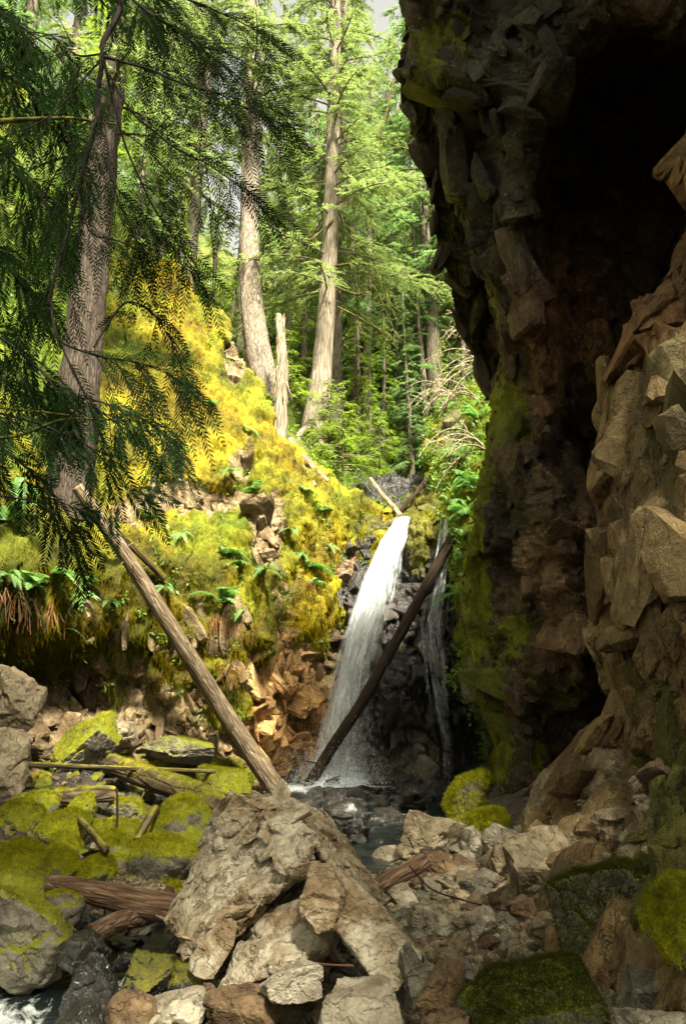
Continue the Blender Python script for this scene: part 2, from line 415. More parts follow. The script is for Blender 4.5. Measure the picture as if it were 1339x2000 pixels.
# ---- water
xs = np.linspace(-6, 5, 360); ys = np.concatenate([np.linspace(3.0, 15.6, 520)])
X, Y = np.meshgrid(xs, ys)
Z = water_level(Y) + .012 * fbm(np.stack([X, Y, 0 * X], -1), 3, 3, 2)
keep_w = np.abs(X - chan_x(Y)) < chan_w(Y) + 1.3
foam = 1.05 * np.exp(-(((X + .25) / 1.25) ** 2 + ((Y - 13.8) / 1.0) ** 2)) + .25 * np.exp(-(((X - 1.6) / .8) ** 2 + ((Y - 14.2) / .5) ** 2))
foam = foam + .75 * np.exp(-(((X + 2.35) / .6) ** 2 + ((Y - 5.15) / .4) ** 2)) + .55 * np.exp(-(((X - .6) / .9) ** 2 + ((Y - 11.0) / 1.6) ** 2)) * (fbm(np.stack([X, Y, 0 * X], -1), 5, 2, 8) > .1)
foam = foam + .36 * np.exp(-(((X + 2.35) / .55) ** 2 + ((Y - 5.65) / .35) ** 2))
foam = foam + .6 * np.exp(-(((X + .9) / .4) ** 2 + ((Y - 6.5) / .35) ** 2)) + .7 * np.exp(-(((X + 2.2) / .7) ** 2 + ((Y - 4.6) / .5) ** 2)) * (fbm(np.stack([X, Y, 0 * X], -1), 4, 2, 18) > -.1)
V = np.stack([X, Y, Z], -1).reshape(-1, 3); F = grid_faces(*X.shape); F = F[keep_w.ravel()[F].all(1)]
water = new_mesh('stream_water', V, F, M['water'], attrs={'foam': foam.ravel()}); tag(water, kind='structure')

# ---- lofted cliffs.  rows: list of (py, [(px, Y), ...]) -> smooth grid in real space
def catmull(A, n, axis=0):
    """resample A (k, ..., 3) along axis 0 into n points with Catmull-Rom"""
    k = A.shape[0]
    t = np.linspace(0, k - 1, n); i = np.minimum(t.astype(int), k - 2); f = (t - i).reshape((-1,) + (1,) * (A.ndim - 1))
    p0 = A[np.maximum(i - 1, 0)]; p1 = A[i]; p2 = A[i + 1]; p3 = A[np.minimum(i + 2, k - 1)]
    return .5 * ((2 * p1) + (-p0 + p2) * f + (2 * p0 - 5 * p1 + 4 * p2 - p3) * f ** 2 + (-p0 + 3 * p1 - 3 * p2 + p3) * f ** 3)
def even(A, n, vis=False):
    """resample rows of a dense grid so that spacing along axis 0 is even on average"""
    D_ = np.linalg.norm(np.diff(A, axis=0), axis=-1)
    if vis:
        gx_, gy_, gd_ = pix(A[1:]); D_ = D_ * np.where((gx_ > -40) & (gx_ < 1380) & (gy_ > -40) & (gy_ < 2040) & (gd_ > 1), 1, .12)
    d = D_.mean(1); s = np.concatenate([[0], np.cumsum(d)])
    t = np.linspace(0, s[-1], n); i = np.clip(np.searchsorted(s, t) - 1, 0, len(s) - 2); f = ((t - s[i]) / (s[i + 1] - s[i]))[:, None, None]
    return A[i] * (1 - f) + A[i + 1] * f
def loft(rows, nr, nc):
    C = np.array([[P(px, py, Yd) for px, Yd in cols] for py, cols in rows])
    A = catmull(C, len(rows) * 24); A = even(A, nr, True)
    A = catmull(A.transpose(1, 0, 2), C.shape[1] * 30); A = even(A, nc, True).transpose(1, 0, 2)
    return A
def blur(d, n=2):
    for _ in range(n):
        d = d.copy(); d[1:-1] = (d[:-2] + 2 * d[1:-1] + d[2:]) / 4; d[:, 1:-1] = (d[:, :-2] + 2 * d[:, 1:-1] + d[:, 2:]) / 4
    return d
def blob(px, py, items, base=0.):
    r = np.full(px.shape, base, float)
    for (cx, cy, rx, ry, v) in items:
        w = np.exp(-(((px - cx) / rx) ** 2 + ((py - cy) / ry) ** 2)); r = r * (1 - w) + v * w
    return r
def blobc(px, py, items, base=(1, 1, 1)):
    r = np.ones(px.shape + (3,)) * np.array(base, float)
    for (cx, cy, rx, ry, v) in items:
        w = np.clip(1.4 * np.exp(-(((px - cx) / rx) ** 2 + ((py - cy) / ry) ** 2)), 0, 1)[..., None]; r = r * (1 - w) + np.array(v) * w
    return r

_ch = {}
def crags(G, Nn, moss, tone, n, smin, smax, seed, dirv, flat=.55, w=None, protr=.25, pw=2.0):
    """angular broken blocks standing out of a rock face; returned as extra vertices and faces of the same mesh"""
    r = np.random.default_rng(seed); V_, N_ = G.reshape(-1, 3), Nn.reshape(-1, 3); gx, gy, gd = pix(V_)
    pr = ((gx > -60) & (gx < 1400) & (gy > -60) & (gy < 2060) & (gd > 1)).astype(float) * (1 if w is None else w.ravel())
    idx = r.choice(len(V_), n, p=pr / pr.sum()); Vs, Fs, ms, ts = [], [], [], []; off = 0
    if not _ch:
        for sub in (2, 3):
            bm = bmesh.new(); bmesh.ops.create_icosphere(bm, subdivisions=sub, radius=1)
            D = np.array([v.co[:] for v in bm.verts]); F = np.array([[v.index for v in f.verts] for f in bm.faces]); bm.free()
            L_ = []
            for k in range(14):
                q = np.random.default_rng(70 + k); nn = nrm(q.normal(size=(8, 3))); nn = np.concatenate([nn, np.eye(3), -np.eye(3)]); h = np.concatenate([q.uniform(.45, .9, 8), np.full(6, .85)])
                R_ = (h / np.maximum(D @ nn.T, 1e-3)).min(1); Vk = D * np.minimum(R_, 1.35)[:, None]; L_.append(Vk + nrm(Vk) * (.05 * fbm(Vk + k * 9, 2.5, 4, k))[:, None])
            _ch[sub] = (L_, F)
    for i in idx:
        u = r.uniform(); s_ = smin + (smax - smin) * u ** pw; L_, F = _ch[3 if s_ > .16 else 2]; Vk = L_[r.integers(14)]
        nv = nrm(N_[i] + r.normal(size=3) * .25); ax = nrm(np.array(dirv) + r.normal(size=3) * .30); ax = nrm(ax - nv * (ax @ nv)); sd_ = np.cross(nv, ax)
        W_ = Vk[:, :1] * ax * s_ * r.uniform(1.0, 1.9) + Vk[:, 1:2] * sd_ * s_ * r.uniform(.6, 1.0) + Vk[:, 2:] * nv * s_ * flat
        Vs.append(W_ + V_[i] + nv * s_ * (protr - .25)); Fs.append(F + off); off += len(Vk)
        ms.append(np.full(len(Vk), moss.ravel()[i] * .8 + r.normal() * .12)); ts.append(np.tile(tone.reshape(-1, 3)[i] * r.uniform(.75, 1.3), (len(Vk), 1)))
    return np.concatenate(Vs), np.concatenate(Fs), np.concatenate(ms), np.concatenate(ts)
def craggy(name, G, moss, tone, mat, mt, cr, smooth=False):
    V0 = G.reshape(-1, 3); cv, cf, cm, ct = [np.concatenate([c[k] + (sum(len(q[0]) for q in cr[:j]) if k == 1 else 0) for j, c in enumerate(cr)]) for k in range(4)]
    mt = np.ones((V0.shape[0], 3)) if mt is None else mt.reshape(-1, 3)
    o = new_mesh(name, np.concatenate([V0, cv]), [grid_faces(*G.shape[:2]), cf + len(V0)], M[mat], smooth=smooth,
                    attrs={'moss': np.concatenate([moss.ravel(), cm]), 'tone': np.concatenate([tone.reshape(-1, 3), ct]), 'mosstone': np.concatenate([mt, np.ones((len(cv), 3)) * .8])})
    fl = np.zeros(len(o.data.polygons), bool); fl[:(G.shape[0] - 1) * (G.shape[1] - 1)] = True; o.data.polygons.foreach_set('use_smooth', fl)
    return o
# ---- right cliff (overhanging, far to near)
rowsA = []
for (py, sil, Ys, c1, c2, c3, c4) in [
    (-450, 900, 5.8, (1010, 5.3), (1150, 4.9), (1350, 4.5), (1800, 3.6)),
    (-150, 800, 7.0, (960, 6.6), (1130, 6.2), (1270, 5.9), (1600, 5.2)),
    (40, 806, 7.5, (960, 7.0), (1120, 6.5), (1255, 6.6), (1550, 6.4)),
    (150, 776, 7.6, (930, 7.1), (1090, 6.9), (1200, 8.0), (1500, 8.2)),
    (215, 862, 8.2, (950, 7.5), (1060, 7.2), (1160, 8.6), (1500, 8.6)),
    (330, 876, 8.5, (960, 8.1), (1020, 7.7), (1130, 9.0), (1500, 9.0)),
    (470, 915, 8.8, (975, 8.5), (1020, 8.0), (1110, 9.4), (1500, 9.3)),
    (600, 965, 9.1, (1005, 8.8), (1045, 8.3), (1140, 9.8), (1500, 9.6)),
    (700, 982, 9.4, (1025, 8.9), (1060, 8.5), (1160, 9.9), (1500, 9.8)),
    (800, 958, 9.7, (1020, 9.0), (1075, 8.8), (1180, 10.1), (1500, 10.0)),
    (900, 945, 9.9, (1005, 9.1), (1070, 8.7), (1185, 10.2), (1500, 10.4)),
    (1000, 935, 10.0, (1000, 9.5), (1085, 8.5), (1180, 9.2), (1500, 10)),
    (1100, 912, 10.3, (985, 9.8), (1090, 8.7), (1185, 9.0), (1500, 10)),
    (1200, 903, 10.4, (985, 9.9), (1100, 8.9), (1180, 8.9), (1500, 10)),
    (1310, 930, 10.5, (1000, 10.0), (1120, 9.1), (1170, 9.2), (1500, 10)),
    (1400, 945, 10.6, (1015, 10.1), (1110, 10.4), (1200, 10.4), (1500, 10)),
    (1500, 975, 10.6, (1040, 10.1), (1110, 10.4), (1200, 10.2), (1500, 10)),
    (1610, 1005, 10.5, (1055, 10.1), (1110, 9.8), (1220, 9.8), (1500, 9.5)),
    (1760, 1010, 10.5, (1055, 10.1), (1110, 9.6), (1220, 9.4), (1500, 9.0)),
]:
    rowsA.append((py, [(sil + 420, Ys + 11), (sil + 170, Ys + 4.5), (sil + 30, Ys + 1.2), (sil, Ys), c1, c2, c3, c4]))
A = loft(rowsA, 760, 560)
N = grid_normals(A)
if (N * (A - np.array([0, 0, CAMZ]))).sum() > 0: N = -N
A[..., 2] = np.minimum(A[..., 2], 11.6 - 1.1 * np.clip(A[..., 1] - 7, 0, 5.5) - .2 * np.clip(A[..., 1] - 12.5, 0, 99))
RA = np.array(Matrix.Rotation(math.radians(28), 3, 'Y') @ Matrix.Rotation(math.radians(20), 3, 'X'))
QA = A @ RA.T
d = .26 * blocky(QA, .8, 21, (1, 1, .45), .9) + .13 * blocky(QA, 2.0, 22, (1, 1, .5), 1.3, .12) + .06 * blocky(QA, 4.6, 23, (1, 1, .6), 1.3, .12) + .022 * blocky(A, 11, 24, (1, 1, 1), 1.2, .1) + .03 * fbm(A, 3, 5, 25)
gx, gy, gd = pix(A)
mossA = blob(gx, gy, [(830, 120, 45, 110, .75), (900, 60, 40, 90, .5), (955, 620, 25, 110, .5), (985, 820, 40, 90, .95), (940, 930, 26, 110, .75), (930, 1120, 26, 230, 1.1), (960, 1440, 34, 150, .9),
                      (1090, 1370, 45, 50, .55), (1000, 1240, 40, 70, .6), (1060, 1500, 20, 80, .6), (890, 400, 22, 180, .5)], .14)
ms = smoothn(mossA + .4 * fbm(A, 2.5, 3, 5), .35, .7)
drape = 1 - np.abs(fbm(A * np.array([1, 1, .28]), 2.2, 3, 26)) * 2.4
d = d * (1 - .35 * ms) + ms * (.20 * drape + .05 * fbm(A * np.array([1, 1, .5]), 7, 3, 27))
fa = np.abs((N * nrm(A - np.array([0, 0, CAMZ]))).sum(-1)); d = blur(d, 1); A = A + N * (d * np.clip(fa * 2.0, .42, 1))[..., None]
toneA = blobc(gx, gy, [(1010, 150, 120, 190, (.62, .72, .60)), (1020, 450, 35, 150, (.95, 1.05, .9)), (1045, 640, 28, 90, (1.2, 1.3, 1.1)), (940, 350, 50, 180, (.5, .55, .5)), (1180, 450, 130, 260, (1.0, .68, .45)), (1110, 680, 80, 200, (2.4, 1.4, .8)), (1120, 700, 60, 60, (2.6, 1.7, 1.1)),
                       (1230, 30, 70, 60, (1.5, 1.25, 1.0)), (1110, 1150, 90, 220, (2.0, 1.5, 1.1)), (1000, 1350, 60, 160, (1.2, 1.0, .75)), (1000, 1000, 60, 60, (.8, .8, .65)), (1130, 850, 60, 100, (.6, .45, .35))], (.8, .72, .6))  # lit ridge, dim faces and recess bounce are painted into the tone
nA, cA = A.shape[:2]
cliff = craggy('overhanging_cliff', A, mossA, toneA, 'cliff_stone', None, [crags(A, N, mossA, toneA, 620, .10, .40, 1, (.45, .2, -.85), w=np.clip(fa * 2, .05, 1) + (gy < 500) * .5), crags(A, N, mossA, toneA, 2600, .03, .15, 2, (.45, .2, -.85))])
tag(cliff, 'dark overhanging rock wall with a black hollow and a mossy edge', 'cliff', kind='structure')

# ---- near right buttress
rowsB = []
for (py, e, Ye, m, Ym, r, Yr) in [
    (-500, 1500, 6.5, 1650, 5.6, 1850, 4.8),
    (100, 1470, 6.5, 1560, 5.8, 1750, 4.6),
    (250, 1370, 6.4, 1450, 5.8, 1700, 4.6),
    (330, 1330, 6.3, 1420, 5.8, 1700, 4.6),
    (390, 1335, 6.3, 1400, 5.8, 1700, 4.6),
    (440, 1365, 6.6, 1420, 6.0, 1700, 4.6),
    (530, 1345, 6.7, 1400, 6.2, 1700, 4.6),
    (620, 1262, 6.9, 1330, 6.3, 1650, 4.6),
    (720, 1225, 7.0, 1310, 6.3, 1650, 4.6),
    (850, 1207, 7.0, 1290, 6.2, 1600, 4.6),
    (1000, 1202, 7.0, 1290, 6.1, 1600, 4.6),
    (1150, 1194, 7.0, 1280, 6.0, 1600, 4.6),
    (1280, 1208, 7.0, 1290, 6.0, 1600, 4.5),
    (1370, 1235, 7.0, 1300, 6.0, 1600, 4.4),
    (1430, 1200, 7.2, 1290, 6.1, 1600, 4.3),
    (1500, 1140, 7.5, 1270, 6.0, 1600, 4.2),
    (1580, 1090, 7.5, 1260, 5.6, 1600, 4.1),
    (1700, 1070, 6.8, 1250, 5.2, 1600, 3.9),
    (1850, 1080, 5.6, 1260, 4.7, 1600, 3.6),
    (2050, 1100, 5.0, 1280, 4.4, 1600, 3.3),
]:
    rowsB.append((py, [(e + 500, Ye + 6), (e + 60, Ye + 1.3), (e, Ye), (m, Ym), (r, Yr), (r + 1800, Yr - 1.6)]))
B = loft(rowsB, 740, 420)
N = grid_normals(B)
if (N * (B - np.array([0, 0, CAMZ]))).sum() > 0: N = -N
RB = np.array(Matrix.Rotation(math.radians(-22), 3, 'Y') @ Matrix.Rotation(math.radians(15), 3, 'X'))
QB = B @ RB.T; sm_ = .35 + .65 * smoothn(-B[..., 2], -3.2, -2.0)
d = .20 * blocky(QB, .95, 31, (1, 1, .5), .9) + .12 * sm_ * blocky(QB, 2.3, 32, (1, 1, .55), 1.3, .12) + .05 * sm_ * blocky(QB, 5.5, 33, (1, 1, .7), 1.3, .12) + .016 * blocky(B, 13, 35, (1, 1, 1), 1.2, .1) + .02 * fbm(B, 4, 5, 34)
fb = np.abs((N * nrm(B - np.array([0, 0, CAMZ]))).sum(-1)); d = blur(d, 2); B = B + N * (d * np.clip(fb * 2.0, .42, 1))[..., None]
gx, gy, gd = pix(B)
mossB = blob(gx, gy, [(1290, 850, 60, 90, .5), (1250, 1500, 60, 80, .55), (1270, 1360, 50, 50, .45), (1310, 1560, 60, 160, .9), (1310, 1750, 70, 120, 1.0), (1150, 1800, 90, 90, .9), (1200, 1560, 50, 40, .5)], .05)
toneB = blobc(gx, gy, [(1300, 850, 60, 150, (.8, .85, .62)), (1260, 640, 60, 90, (1.0, .68, .42)), (1300, 420, 60, 100, (1.0, .72, .45)), (1240, 1150, 60, 150, (1.05, .95, .75)), (1170, 1500, 80, 60, (.9, .7, .5)), (1170, 1640, 80, 60, (1.0, .88, .68)),
                       (1310, 1650, 70, 200, (.45, .4, .26))], (1.05, .92, .64))
nB, cB = B.shape[:2]
butt = craggy('rock_buttress_cliff', B, mossB, toneB, 'near_cliff_stone', None, [crags(B, N, mossB, toneB, 420, .10, .42, 3, (-.35, .1, -.9), .45), crags(B, N, mossB, toneB, 1500, .03, .13, 4, (-.35, .1, -.9), .5)])
tag(butt, 'fractured tan rock face standing nearest on the right of the gorge', 'cliff', kind='structure')

# ---- left mossy bank
ridge = [(-900, -300), (-300, 0), (0, 150), (120, 260), (200, 400), (300, 500), (380, 560), (430, 610), (470, 690), (500, 770), (540, 840), (600, 895), (660, 945), (720, 985), (765, 1005)]
colx = [-900, -300, 0, 150, 300, 420, 510, 560, 600, 650, 700]
tab = {1700: [4.5, 7.5, 10.0, 11.3, 11.9, 12.4, 13.4, 14.4, 14.8, 15.1, 15.4],
       1450: [4.3, 7.3, 9.9, 11.4, 11.95, 12.4, 13.2, 14.2, 14.7, 15.0, 15.4],
       1380: [4.2, 7.2, 10.6, 12.4, 12.05, 12.2, 12.9, 14.1, 14.7, 15.0, 15.4],
       1310: [4.2, 7.2, 10.9, 12.1, 11.9, 12.1, 12.7, 13.9, 14.6, 15.0, 15.4],
       1220: [4.1, 7.0, 9.7, 10.9, 11.8, 12.1, 12.6, 13.9, 14.5, 15.0, 15.4],
       1100: [4.0, 7.0, 9.4, 10.7, 11.9, 12.3, 12.7, 13.9, 14.4, 15.0, 15.4],
       1030: [4.0, 7.1, 9.7, 11.2, 12.4, 12.9, 13.2, 13.9, 14.4, 15.1, 15.5],
       980: [4.0, 7.2, 10.1, 11.9, 13.2, 13.6, 13.7, 14.1, 14.6, 15.3, 15.7],
       930: [4.0, 7.4, 10.4, 12.1, 13.3, 13.8, 14.0, 14.4, 15.0, 15.8, 16.1],
       850: [4.2, 7.7, 10.8, 12.5, 13.7, 14.4, 15.0, 15.3, 15.8, 16.2, 16.5],
       720: [4.5, 8.2, 11.6, 13.4, 14.7, 15.4, 16.0, 16.2, 16.4, 16.6, 16.8],
       600: [5.0, 8.8, 12.4, 14.3, 15.6, 16.4, 16.6, 16.8, 17, 17, 17],
       450: [5.5, 9.5, 13.4, 15.6, 16.9, 17.2, 17.4, 17.5, 17.5, 17.5, 17.5],
       150: [6.0, 11, 15, 17.3, 18, 18, 18, 18, 18, 18, 18], -400: [7, 12, 17, 18, 18, 18, 18, 18, 18, 18, 18]}
keys = sorted(tab)
def L_depth(px, py):
    rowv = np.array([np.interp(px, colx, tab[k]) for k in keys])     # (k, n)
    out = np.empty(len(np.atleast_1d(py)))
    kk = np.array(keys, float)
    for j in range(rowv.shape[1]):
        out[j] = np.interp(py[j], kk, rowv[:, j])
    return out
ncL, nrL = 640, 440
pxs = np.concatenate([np.linspace(-900, -60, 110), np.linspace(-54, 765, ncL - 110)])
rid = np.interp(pxs, [r[0] for r in ridge], [r[1] for r in ridge])
rowsG = []
for t in np.linspace(0, 1, nrL):
    py = 1720 + (rid - 1720) * t
    rowsG.append(P(pxs, py, L_depth(pxs, py)))
top = rowsG[-1]
for s in np.linspace(.05, 1, 40):
    q = top.copy(); q[:, 1] += 6 * s; q[:, 0] -= .6 * s; q[:, 2] -= 4.0 * s * s
    rowsG.append(q)
L = np.array(rowsG)
for _ in range(10):                                              # relax the table's creases
    L[1:-1, 1:-1] = (L[1:-1, 1:-1] * 2 + L[:-2, 1:-1] + L[2:, 1:-1] + L[1:-1, :-2] + L[1:-1, 2:]) / 6
N = grid_normals(L)
if (N * (L - np.array([0, 0, CAMZ]))).sum() > 0: N = -N
gx, gy, gd = pix(L)
mossL = blob(gx, gy, [(100, 1390, 190, 75, -.2), (0, 1430, 70, 70, -.9), (350, 1375, 55, 45, -.1), (250, 1340, 60, 60, .5), (330, 1290, 60, 40, .6), (460, 1310, 40, 60, .9), (555, 1390, 62, 165, -1.2), (600, 1410, 60, 100, -1.), (430, 985, 120, 30, .05), (350, 965, 60, 22, -.4),
                      (520, 1050, 28, 45, -.7), (545, 1150, 14, 50, .2), (680, 1130, 30, 60, .0), (660, 1250, 30, 60, .2), (520, 1250, 20, 60, .9), (430, 1450, 100, 30, .2), (300, 1450, 140, 26, -.1), (180, 1300, 30, 50, .3), (270, 1320, 16, 40, -.1), (470, 905, 30, 30, .2), (240, 1000, 60, 30, .3), (600, 1210, 50, 60, .8), (460, 700, 22, 50, -.2)], .88)
Lw = L * np.array([1, 1, .55])
lump = fbm(Lw, 1.1, 4, 41) * .30 + np.abs(fbm(Lw, 3.0, 3, 42)) * .26 + np.abs(fbm(L * np.array([1, 1, .35]), 5.5, 2, 48)) * .10 + .05 * fbm(L, 9, 3, 43)
stone = .22 * blocky(L, 1.2, 44, (1, 1, .7), 1.1) + .09 * blocky(L, 3.5, 45) + .03 * blocky(L, 9, 46)
mm = smoothn(mossL + .5 * fbm(L, 2.0, 3, 47), .3, .7)
L = L + N * ((lump + .09) * mm + stone * (1 - mm * .65) - .04)[..., None]
NL = grid_normals(L)
if (NL * (L - np.array([0, 0, CAMZ]))).sum() > 0: NL = -NL
toneL = blobc(gx, gy, [(550, 1390, 75, 150, (2.0, 1.5, .85)), (600, 1430, 50, 60, (1.7, 1.15, .6)), (350, 1380, 60, 50, (1.4, 1.3, 1.0)), (30, 1400, 90, 80, (.75, .68, .55)), (660, 1250, 35, 90, (.35, .3, .25)), (680, 1100, 35, 60, (.6, .5, .42)), (100, 1320, 120, 60, (.35, .3, .25))], (.85, .78, .62))  # ochre wall also brightened to offset shade; undercut hollow darkened as shade
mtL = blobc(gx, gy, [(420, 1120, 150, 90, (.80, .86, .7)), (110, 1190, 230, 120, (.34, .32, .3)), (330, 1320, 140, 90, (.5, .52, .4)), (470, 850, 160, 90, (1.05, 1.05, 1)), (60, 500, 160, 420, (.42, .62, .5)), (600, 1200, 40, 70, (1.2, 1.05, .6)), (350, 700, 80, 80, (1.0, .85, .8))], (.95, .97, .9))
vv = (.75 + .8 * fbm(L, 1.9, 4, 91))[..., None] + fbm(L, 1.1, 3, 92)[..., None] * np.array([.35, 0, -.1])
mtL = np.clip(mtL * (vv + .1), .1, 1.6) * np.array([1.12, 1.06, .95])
# moss itself: golden in the middle, greener to the left
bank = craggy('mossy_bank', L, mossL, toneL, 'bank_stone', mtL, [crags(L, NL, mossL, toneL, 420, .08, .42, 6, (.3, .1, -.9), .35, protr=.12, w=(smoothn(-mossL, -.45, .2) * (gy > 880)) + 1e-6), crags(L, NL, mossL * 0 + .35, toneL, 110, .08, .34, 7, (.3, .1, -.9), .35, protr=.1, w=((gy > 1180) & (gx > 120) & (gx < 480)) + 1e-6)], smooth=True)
tag(bank, 'steep bank of yellow green moss and pale rock on the left of the falls', 'bank', kind='structure')

# ---- rock behind the falls
rowsW = []
for (py, cols) in [
    (930, [(560, 19.0), (640, 19), (700, 19), (790, 19), (850, 19.0), (920, 19), (1050, 19)]),
    (985, [(560, 16.6), (640, 16.4), (700, 16.2), (790, 17.0), (840, 15.6), (900, 16.5), (1050, 16.5)]),
    (1012, [(560, 15.8), (640, 15.6), (700, 15.5), (790, 15.35), (840, 14.9), (900, 15.4), (1050, 15.6)]),
    (1060, [(560, 15.6), (640, 15.5), (700, 15.3), (780, 15.3), (830, 14.7), (890, 15.2), (1050, 15.5)]),
    (1150, [(560, 15.5), (640, 15.5), (700, 15.2), (770, 15.1), (830, 14.8), (890, 14.9), (1050, 15.5)]),
    (1240, [(560, 15.5), (640, 15.4), (700, 15.1), (770, 14.6), (830, 14.9), (890, 14.9), (1050, 15.5)]),
    (1330, [(560, 15.5), (640, 15.4), (700, 14.9), (770, 14.3), (820, 14.5), (890, 15.1), (1050, 16.0)]),
    (1400, [(560, 15.5), (640, 15.3), (700, 14.9), (760, 14.4), (830, 14.9), (900, 15.6), (1050, 16.4)]),
    (1450, [(560, 15.5), (640, 15.3), (700, 15.0), (770, 15.0), (840, 15.3), (900, 16.4), (1050, 16.6)]),
    (1530, [(560, 15.5), (640, 15.2), (700, 14.9), (770, 14.7), (850, 14.9), (920, 16.0), (1050, 16.4)]),
    (1620, [(560, 15.5), (640, 15.2), (700, 14.9), (770, 14.6), (850, 14.9), (920, 16.0), (1050, 16.4)]),
]:
    rowsW.append((py, cols))
W = loft(rowsW, 380, 320)
N = grid_normals(W)
if (N * (W - np.array([0, 0, CAMZ]))).sum() > 0: N = -N
gx, gy, gd = pix(W)
W = W + N * (.22 * blocky(W, 1.3, 51, (1, 1, .7), 1.2) + .12 * blocky(W, 3.4, 52) + .05 * blocky(W, 9, 53) + .05 * fbm(W, 4, 4, 54))[..., None]
mossW = blob(gx, gy, [(830, 1000, 50, 45, 1.2), (820, 1080, 30, 60, .7), (760, 1000, 30, 30, .5), (690, 1010, 60, 50, .9), (790, 1250, 15, 30, .6), (900, 1060, 40, 60, .8), (870, 990, 30, 30, .9)], .06)
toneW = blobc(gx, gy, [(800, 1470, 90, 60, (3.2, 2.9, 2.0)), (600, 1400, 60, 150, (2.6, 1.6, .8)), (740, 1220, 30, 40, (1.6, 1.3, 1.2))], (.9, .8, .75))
face = craggy('waterfall_cliff', W, mossW, toneW, 'fall_stone', None, [crags(W, N, mossW, toneW, 260, .06, .30, 5, (.5, .1, -.8), .5, w=((gx > 600) & (gy > 990)).astype(float), protr=.1)])
tag(face, 'black wet rock face that the waterfall runs over', 'cliff', kind='structure')

# ---- ferny slope right of the falls, ends behind the overhanging cliff
rowsR = []
for (py, cols) in [
    (700, [(960, 21.5), (990, 18.5), (1060, 16.5), (1300, 16)]),
    (760, [(905, 20.5), (960, 17.5), (1040, 15.5), (1300, 15)]),
    (810, [(855, 19.5), (925, 16.8), (1020, 14.6), (1300, 14)]),
    (860, [(835, 18.5), (905, 16.0), (1010, 14.0), (1300, 14)]),
    (920, [(845, 17.5), (895, 15.4), (1000, 13.6), (1300, 13.5)]),
    (990, [(868, 16.4), (890, 14.6), (980, 13.2), (1300, 13)]),
    (1080, [(893, 15.8), (898, 14.1), (960, 13.0), (1300, 13)]),
    (1200, [(893, 15.6), (900, 13.9), (960, 13.0), (1300, 13)]),
    (1320, [(905, 15.8), (915, 14.2), (960, 13.4), (1300, 13)]),
    (1460, [(950, 16.2), (958, 14.9), (990, 14.2), (1300, 13.5)]),
    (1620, [(960, 16.2), (970, 15.0), (1000, 14.4), (1300, 13.5)]),
]:
    rowsR.append((py, cols))
R = loft(rowsR, 300, 160)
N = grid_normals(R)
if (N * (R - np.array([0, 0, CAMZ]))).sum() > 0: N = -N
R = R + N * (.15 * blocky(R, 1.5, 61) + .2 * fbm(R, 1.5, 4, 62) + .06 * fbm(R, 6, 3, 63))[..., None]
gx, gy, gd = pix(R)
mossR = blob(gx, gy, [(880, 830, 30, 60, .25), (930, 1400, 60, 120, .1)], .8)
NR = grid_normals(R)
if (NR * (R - np.array([0, 0, CAMZ]))).sum() > 0: NR = -NR
slope = new_mesh('ferny_slope', R.reshape(-1, 3), grid_faces(*R.shape[:2]), M['bank_stone'], attrs={'mosstone': np.ones((mossR.size, 3)) * .6, 'moss': mossR.ravel(), 'tone': np.ones((mossR.size, 3)) * .7})
tag(slope, kind='structure')
# ------------------------------------------------------------------ generic tubes, strands
def tube(path, rad, sides=10, rough=0., seed=0, ridges=0., cap=True, stretch=.15, closed_v=None):
    """path (n,3), rad (n,) -> V, F (quads)"""
    path = np.asarray(path, float); n = len(path); rad = np.broadcast_to(rad, (n,))
    T = nrm(np.gradient(path, axis=0)); ref = np.array([0, 0, 1.0]) if abs(T[0, 2]) < .8 else np.array([1.0, 0, 0])
    U = nrm(np.cross(T, ref)); Wv = np.cross(T, U)
    th = np.linspace(0, 2 * np.pi, sides, endpoint=False)
    dirs = U[:, None] * np.cos(th)[None, :, None] + Wv[:, None] * np.sin(th)[None, :, None]
    r = np.ones((n, sides)) * rad[:, None]
    if rough or ridges:
        s = np.concatenate([[0], np.cumsum(np.linalg.norm(np.diff(path, axis=0), axis=1))])
        q = np.stack([np.cos(th)[None] * np.ones((n, 1)), np.sin(th)[None] * np.ones((n, 1)), s[:, None] * np.ones((1, sides))], -1)
        if rough: r = r * (1 + rough * fbm(q * np.array([1, 1, .8 / max(rad.max(), .02) * .15]), 1.2, 4, seed))
        if ridges: r = r * (1 + ridges * (np.abs(fbm(q * np.array([1, 1, stretch / max(rad.max(), .02)]), 4.5, 2, seed + 9)) * 2 - .4))
    V = path[:, None] + dirs * r[..., None]
    i = np.arange(n * sides).reshape(n, sides); j = np.roll(i, -1, 1)
    F = np.stack([i[:-1], j[:-1], j[1:], i[1:]], -1).reshape(-1, 4)
    V = V.reshape(-1, 3)
    if cap:
        V = np.concatenate([V, path[[0]], path[[-1]]]); a = n * sides
        F3 = np.concatenate([np.stack([j[0], i[0], np.full(sides, a)], -1), np.stack([i[-1], j[-1], np.full(sides, a + 1)], -1)])
        return V, F, F3
    return V, F, np.zeros((0, 3), int)
